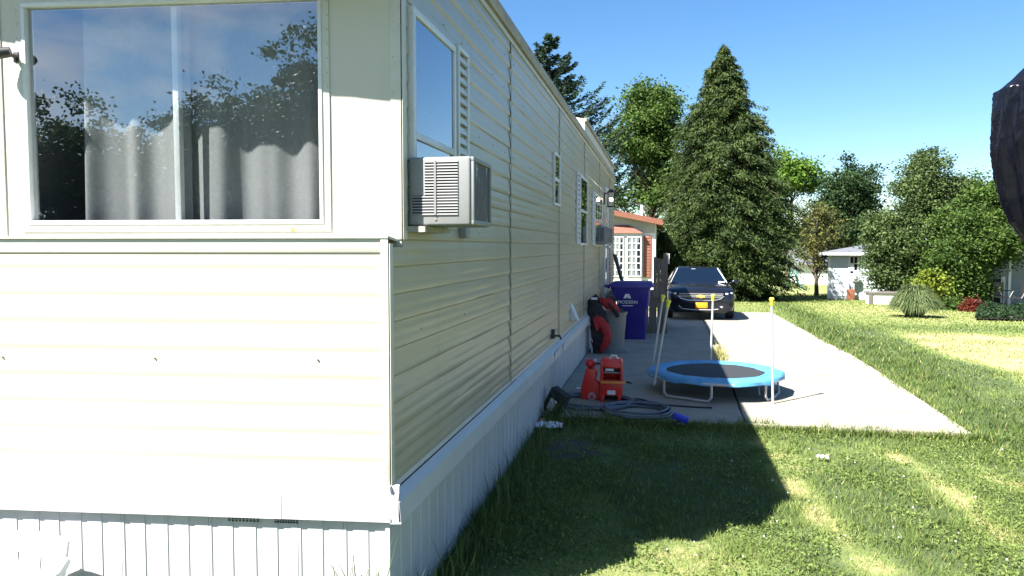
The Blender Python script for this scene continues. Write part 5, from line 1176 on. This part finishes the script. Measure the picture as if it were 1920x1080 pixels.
broadleaf('tall airy grey-green tree rising above the shrubs at right', gb(1748, 34),
          [lobe(1742, 330, 34, 36, 48), lobe(1715, 365, 34, 38, 40), lobe(1790, 370, 34, 40, 36), lobe(1735, 430, 34, 58, 50), lobe(1805, 350, 34, 24, 28), lobe(1740, 295, 34, 18, 24)], 380, 120, .105, .23, 'leaf_airy', BG, gaps=.42, seed=8, trunk_r=.13)
broadleaf('broad dense green tree shading the patio at right', gb(1835, 32.5),
          [lobe(1845, 430, 32.5, 66, 62), lobe(1800, 460, 32.5, 56, 60), lobe(1878, 448, 32.5, 38, 46), lobe(1812, 515, 32.5, 40, 46), lobe(1775, 520, 32.5, 44, 50), lobe(1850, 370, 32.5, 36, 34)], 620, 150, .105, .22, 'leaf_mid', BG, gaps=.36, seed=9, trunk_r=.14)
broadleaf('small pale leafy tree leaning over the white chest', gb(1690, 35),
          [lobe(1680, 440, 35, 44, 48), lobe(1665, 490, 35, 34, 34), lobe(1700, 500, 35, 40, 46), lobe(1652, 520, 35, 22, 22), lobe(1655, 420, 35, 24, 24)], 300, 90, .12, .24, 'leaf_airy', BG, gaps=.30, seed=10, trunk_r=.09)
broadleaf('yellow-green shrub at the foot of the broad tree', gb(1745, 30.6), [lobe(1742, 535, 30.6, 22, 22), lobe(1765, 545, 30.6, 16, 26), lobe(1795, 585, 30.6, 14, 16)], 70, 46, .13, .14, 'leaf_yellow', 'shrubs along the bed', gaps=.2, seed=11, trunk_r=.03, name='shrub')
broadleaf('round dark red shrub among pale stones', gb(1824, 28.6), [lobe(1824, 581, 28.6, 14, 13)], 60, 60, .10, .09, 'leaf_red', 'shrubs along the bed', seed=12, trunk_r=.03, name='shrub')
broadleaf('low green shrub under the broad tree right of the fountain grass', gb(1790, 29.5), [lobe(1790, 578, 29.5, 22, 16)], 60, 50, .11, .12, 'leaf_mid', 'shrubs along the bed', seed=13, trunk_r=.03, name='shrub')
# trees behind the photographer, seen only as the dark tree line mirrored in the front window
RB = 'trees mirrored in the front window'
for i, (x, y, h, r, lab) in enumerate(((-27, -28, 10.2, 3.4, 'dark tree mirrored at the far left of the front window'), (-21.5, -29, 9.2, 3.2, 'dark rounded tree mirrored left of centre in the front window'),
                                   (-17, -30, 8.3, 2.8, 'lower dark tree mirrored in the middle of the front window'), (-13, -27, 8.9, 2.6, 'dark tree mirrored just right of the mullion in the front window'),
                                   (-9.3, -27, 11.4, 2.9, 'tallest dark tree mirrored at the right of the front window'), (-5, -29, 11.0, 3.0, 'dark tree mirrored by the right frame of the front window'))):
    broadleaf(lab, (x, y, 0), [((x, y, h*.66), r, r, h*.32), ((x-1, y, h*.42), r*1.15, r, h*.36), ((x+1.2, y, h*.45), r*1.1, r, h*.36)], 330, 105, .20, .36, 'leaf_dark', RB, gaps=.0, seed=30+i, trunk_r=.25)
# far-off wood closing the horizon
N = 52000; x = rng.uniform(-70, 110, N); y = 88+rng.random(N)*10; hh = 3.0+2.4*vnoise(x, y, .16, 70)+1.0*vnoise(x, y, .6, 71)
P = np.stack([x, y, -1+hh*rng.random(N)**.7], 1)
o = leaves('distant_wood', P, .55, .3+.5*(vnoise(x, y, .3, 72)-.3)+.3*(rng.random(N)-.4), 'leaf_dark', aspect=.7); tag(o, 'far-off dark green wood along the horizon', 'wood', kind='stuff')

# fountain grass clump
p = G(1726, 597); c = np.array(p)+np.array([0, .6, 0]); t = thing('ornamental_grass', 'big rounded clump of fountain grass on the lawn at right', 'grass clump', p)
N = 5200; az = rng.random(N)*2*np.pi; el = rng.random(N)**.7; Rr = 43*p.y/1400; Hh = 57*p.y/1400
r0 = rng.random(N)**.5*.22; pts = []
dirv = np.stack([np.cos(az), np.sin(az), 0*az], 1); rt = Rr*el*(.75+.35*rng.random(N)); ht = Hh*(1-.40*el**2.2)*(.70+.38*rng.random(N))
B0 = c+dirv*r0[:, None]; dk_ = .25+.75*rng.random(N); B1 = c+dirv*(r0+rt*.55)[:, None]+np.stack([0*ht, 0*ht, ht*.92], 1); B2 = c+dirv*(r0+rt)[:, None]+np.stack([0*ht, 0*ht, ht*(1-dk_*el**1.6)], 1)
wv = np.stack([-np.sin(az), np.cos(az), 0*az], 1)*.012
V = np.stack([B0-wv, B0+wv, B1-wv, B1+wv, B2], 1).reshape(-1, 3); k = np.arange(N)[:, None]*5
F = np.concatenate([k+np.array([[0, 1, 3]]), k+np.array([[0, 3, 2]]), k+np.array([[2, 3, 4]])])
tn = np.repeat(np.clip(rng.random(N)*.9, 0, 1), 5); o = np_mesh('blades', V, F, 'grass_clump', tn, t); o['kind'] = 'stuff'
# planting bed and stones
a, b_, c_, d_ = G(1828, 601), G(1990, 605), G(2000, 582), G(1836, 584); mb = MB()
mb.sheet(lambda s, q_: (a.lerp(b_, s)).lerp(d_.lerp(c_, s), q_)+Vector((0, 0, .05+.10*math.sin(3.14*s)*math.sin(3.14*q_)+.03*random.random())), 30, 10)
o = mb.build('flower_bed', 'mulch', None); o['kind'] = 'structure'
for i, (u, v, r, sq, lab) in enumerate(((1837, 596, .12, (1.2, .9, .8), 'small pale stone just right of the red shrub'), (1852, 594, .17, (1.7, .8, .6), 'large flat white stone at the flower bed edge'), (1898, 600, .16, (1.6, .8, .5), 'flat pale stone at the bed edge under the patio chairs'))):
    p = G(u, v); mb = MB(); mb.ball(p+Vector((0, 0, r*sq[2]*.4)), r, 9, sq); rr = random.Random(i)
    mb.v = [tuple(Vector(q)+Vector((rr.uniform(-1, 1), rr.uniform(-1, 1), rr.uniform(-1, 1)))*r*.08) for q in mb.v]; tag(mb.build('stone', 'stone', None, smooth=True, angle=40), lab, 'stone', 'stones edging the flower bed')

n = 9000; sx_, sy_ = rng.random(n), rng.random(n)
A_, B_, C_, D2_ = (np.array(q_) for q_ in (a, b_, c_, d_))
P = (A_[None]*(1-sx_[:, None])+B_[None]*sx_[:, None])*(1-sy_[:, None])+(D2_[None]*(1-sx_[:, None])+C_[None]*sx_[:, None])*sy_[:, None]
P[:, 2] += .05+.42*rng.random(n)*vnoise(P[:, 0], P[:, 1], 1.1, 77)
o = leaves('bed_plants', P, .09, .35*rng.random(n), 'leaf_dark', aspect=.6); tag(o, 'low dark plants filling the flower bed at the right edge', 'plants', kind='stuff')
# ================================================================== GRASS
def on_concrete(x, y, edge_=1.0):
    t = (y-dR0.y)/(dR1.y-dR0.y); xr_ = dR0.x+(dR1.x-dR0.x)*t
    t2 = (y-seam0.y)/(seam1.y-seam0.y); xs_ = seam0.x+(seam1.x-seam0.x)*t2
    wob = .13*(vnoise(x, y, 3, 91)-.62)
    return (y > Y_SLAB+.02-wob*edge_) & (y < 25) & (x > XW) & (x < xr_+wob*edge_-.02) & ~((abs(x-xs_) < .012) & (vnoise(x, y, 5, 92) > .62))
def in_home(x, y): return (x < XW+.0) & (y > 3.0) & (y < Y_END)
N = 560000
r = 2.2*np.exp(rng.random(N)*np.log(46/2.2)); th = PSI*-1+rng.uniform(-R(44), R(46), N)
x = r*np.sin(th); y = r*np.cos(th)
nearfac = np.clip((r/4.2), 0, 1)**1.2; keep = ~on_concrete(x, y) & ~in_home(x, y) & (rng.random(N) < nearfac) & (y > 1.2)
off_ = (x-drv_edge[0][0])-(y-drv_edge[0][1])*0.06
x, y, r, off_ = x[keep], y[keep], r[keep], off_[keep]; n = len(x)
d = dryness(x, y); hgt = (.014+.034*vnoise(x, y, 2.0, 60)*vnoise(x, y, 9, 62)*2+.020*rng.random(n))
verge = np.exp(-((off_-.45)/.5)**2)*(y > Y_SLAB-.6); hgt *= 1+.65*verge
edge = np.exp(-((y-Y_SLAB+.05)/.09)**2)*(x < dR0.x+.2); hgt += .075*edge*(.45+.55*rng.random(n)*vnoise(x, y, 4, 66)*1.6)+.05*np.exp(-((off_-.03)/.09)**2)*(y > Y_SLAB)*rng.random(n)
wall = np.exp(-((x-XW)/.22)**2)*(y < Y_SLAB+.6)*(y > 3); hgt *= 1+2.2*wall*rng.random(n)**2
lump = np.exp(-(((x+.75)/.45)**2+((y-Y_SLAB+.05)/.35)**2)); hgt *= 1+1.4*lump
hgt *= 1-.35*d; wid = .0032*np.maximum(1, r/4.5)*(.7+.6*rng.random(n)); hgt = np.maximum(hgt, wid*2.0)
a = rng.random(n)*2*np.pi; lean = hgt*(.25+.75*rng.random(n)); la = rng.random(n)*2*np.pi
z = gzv(x, y)-.006+.055*on_concrete(x, y, 0.0)
B = np.stack([x, y, z], 1); wv = np.stack([np.cos(a)*wid, np.sin(a)*wid, 0*a], 1); tip = B+np.stack([np.cos(la)*lean, np.sin(la)*lean, hgt], 1)
V = np.stack([B-wv, B+wv, tip], 1).reshape(-1, 3); F = np.arange(3*n).reshape(n, 3)
tn = np.clip(.12+.30*rng.random(n)+.12*(vnoise(x, y, 5, 61)-.5)+.75*d*(.45+.8*rng.random(n))-.10*verge-.10*wall, 0, 1)
tn = np.where(rng.random(n) < .05, np.maximum(tn, .8), tn)
o = np_mesh('lawn_grass', V, F, 'grass_blade', np.repeat(tn, 3)); tag(o, 'short mown lawn grass with dry straw patches', 'grass', kind='stuff')
nc = 90000; xc = rng.uniform(-1.15, 5.2, nc); yc = rng.uniform(2.6, Y_SLAB+.1, nc)
kp_ = (vnoise(xc, yc, 1.6, 95)*.6+vnoise(xc, yc, 5, 96)*.4 > .47) & ~on_concrete(xc, yc) & ~in_home(xc, yc); xc, yc = xc[kp_], yc[kp_]; nc = len(xc)
o = leaves('lawn_clover', np.stack([xc, yc, .012+.026*rng.random(nc)], 1), .017, .15+.4*rng.random(nc), 'grass_blade', aspect=.85, axis=np.stack([rng.normal(size=nc), rng.normal(size=nc), .35*rng.normal(size=nc)], 1), jit=.1)
tag(o, 'small round clover leaves mixed through the near lawn', 'clover', kind='stuff')
# taller weeds along the skirting and a couple of seed stalks
def blades(name, roots, hs, m, w, lean, seed, tints=None):
    g_ = np.random.default_rng(seed); n = len(roots); a = g_.random(n)*2*np.pi; B = np.array(roots); ln = (hs*lean*(.3+g_.random(n)))
    lv = np.stack([np.cos(a)*ln, np.sin(a)*ln, 0*a], 1); wv = np.stack([np.sin(a), -np.cos(a), 0*a], 1)*w
    M1 = B+lv*.3+np.stack([0*hs, 0*hs, hs*.6], 1); T1 = B+lv+np.stack([0*hs, 0*hs, hs], 1)
    V = np.stack([B-wv, B+wv, M1-wv*.75, M1+wv*.75, T1], 1).reshape(-1, 3); k = np.arange(n)[:, None]*5
    F = np.concatenate([k+np.array([[0, 1, 3]]), k+np.array([[0, 3, 2]]), k+np.array([[2, 3, 4]])])
    return np_mesh(name, V, F, m, np.repeat(np.clip(g_.random(n)*.6 if tints is None else tints, 0, 1), 5))
n = 900; yy = 3.05+rng.random(n)**1.3*5.2; xx = XW+.07+np.abs(rng.normal(size=n))*.10; hs = (.07+.22*rng.random(n)**2.2)*(.5+.9*vnoise(yy, yy*0, 1.7, 80)**1.2)
n2 = 260; t_ = rng.random(n2)*1.7; q_ = np.array([FL(a_, .05+.10*rng.random(), 0) for a_ in t_]); h2 = .06+.12*rng.random(n2)**2
n3 = 60; q3 = np.array([FL(a_, .05+.12*rng.random(), 0) for a_ in rng.random(n3)*.26]); h3 = .25+.32*rng.random(n3)**1.5
roots = np.concatenate([np.stack([xx, yy, 0*xx], 1), q_, q3]); hh = np.concatenate([hs, h2, h3])
o = blades('tall_weeds', roots, hh, 'weed', .0042, .35, 5); tag(o, 'tall weeds growing against the white skirting', 'weeds', kind='stuff')
mb = MB()
for (u0, v0, u1, v1) in ((1155, 966, 1188, 868), (1141, 940, 1150, 915), (858, 1040, 830, 1085), (800, 985, 780, 1075)):
    g0 = G(u0, v0) if v0 > v1 else G(u1, v1); d2 = ray(u1, v1) if v0 > v1 else ray(u0, v0); k = g0.y/d2.y; tp2 = CAM+d2*k
    mb.tube([g0, g0.lerp(tp2, .55)+Vector((.012, 0, .01)), g0.lerp(tp2, .7)+Vector((.012, 0, .01)), tp2], [.0022, .002, .0045, .001], 5)
tag(mb.build('seed_stalks', 'grass_blade', None), 'thin pale grass seed stalks standing up from the lawn', 'grass stalks', kind='stuff')
# clover heads
mb = MB()
for i in range(48):
    u, v = random.uniform(880, 1900), random.uniform(850, 1075); p = G(u, v)
    if p.x < XW+.1 or vnoise(p.x, p.y, 1.2, 33) < .35: continue
    mb.ball(p+Vector((0, 0, .045)), random.uniform(.004, .007), 5)
tag(mb.build('clover_flowers', 'sticker_white', None), 'tiny white clover heads scattered in the lawn', 'clover', kind='stuff')
# ragged grass leaning over the slab edges
n = 4200; xe = rng.uniform(-.9, dR0.x+.1, n); ye = Y_SLAB-.075*rng.random(n)
n2 = 2600; ye2 = Y_SLAB+rng.random(n2)**1.6*9; xe2 = dR0.x+(dR1.x-dR0.x)*(ye2-dR0.y)/(dR1.y-dR0.y)+.09*rng.random(n2)
rt_ = np.stack([np.concatenate([xe, xe2]), np.concatenate([ye, ye2]), np.zeros(n+n2)], 1); rt_[:, 2] = gzv(rt_[:, 0], rt_[:, 1])
hh = .045+.05*rng.random(n+n2)**2+.05*(rng.random(n+n2) < .03); o = blades('edge_grass', rt_, hh, 'grass_blade', .0042, .55, 15, np.clip(.15+.4*rng.random(n+n2)+.45*(rng.random(n+n2) < .15), 0, 1))
tag(o, 'ragged longer grass leaning over the concrete edges', 'grass', kind='stuff')
# tuft of dry weeds in the joint between the two slabs
p = G(1337, 672); n = 420; rt_ = np.stack([p.x+rng.normal(size=n)*.035, p.y+rng.normal(size=n)*.45, np.full(n, .04)], 1)
t_ = (rt_[:, 1]-seam0.y)/(seam1.y-seam0.y); rt_[:, 0] = seam0.x+(seam1.x-seam0.x)*t_+rng.normal(size=n)*.045; rt_[:, 2] += gzv(rt_[:, 0], rt_[:, 1])
o = blades('joint_weeds', rt_, .04+.13*rng.random(n)**1.5, 'grass_blade', .005, .9, 8, .62+.38*rng.random(n)); tag(o, 'dry straw weeds growing in the joint of the concrete', 'weeds', kind='stuff')
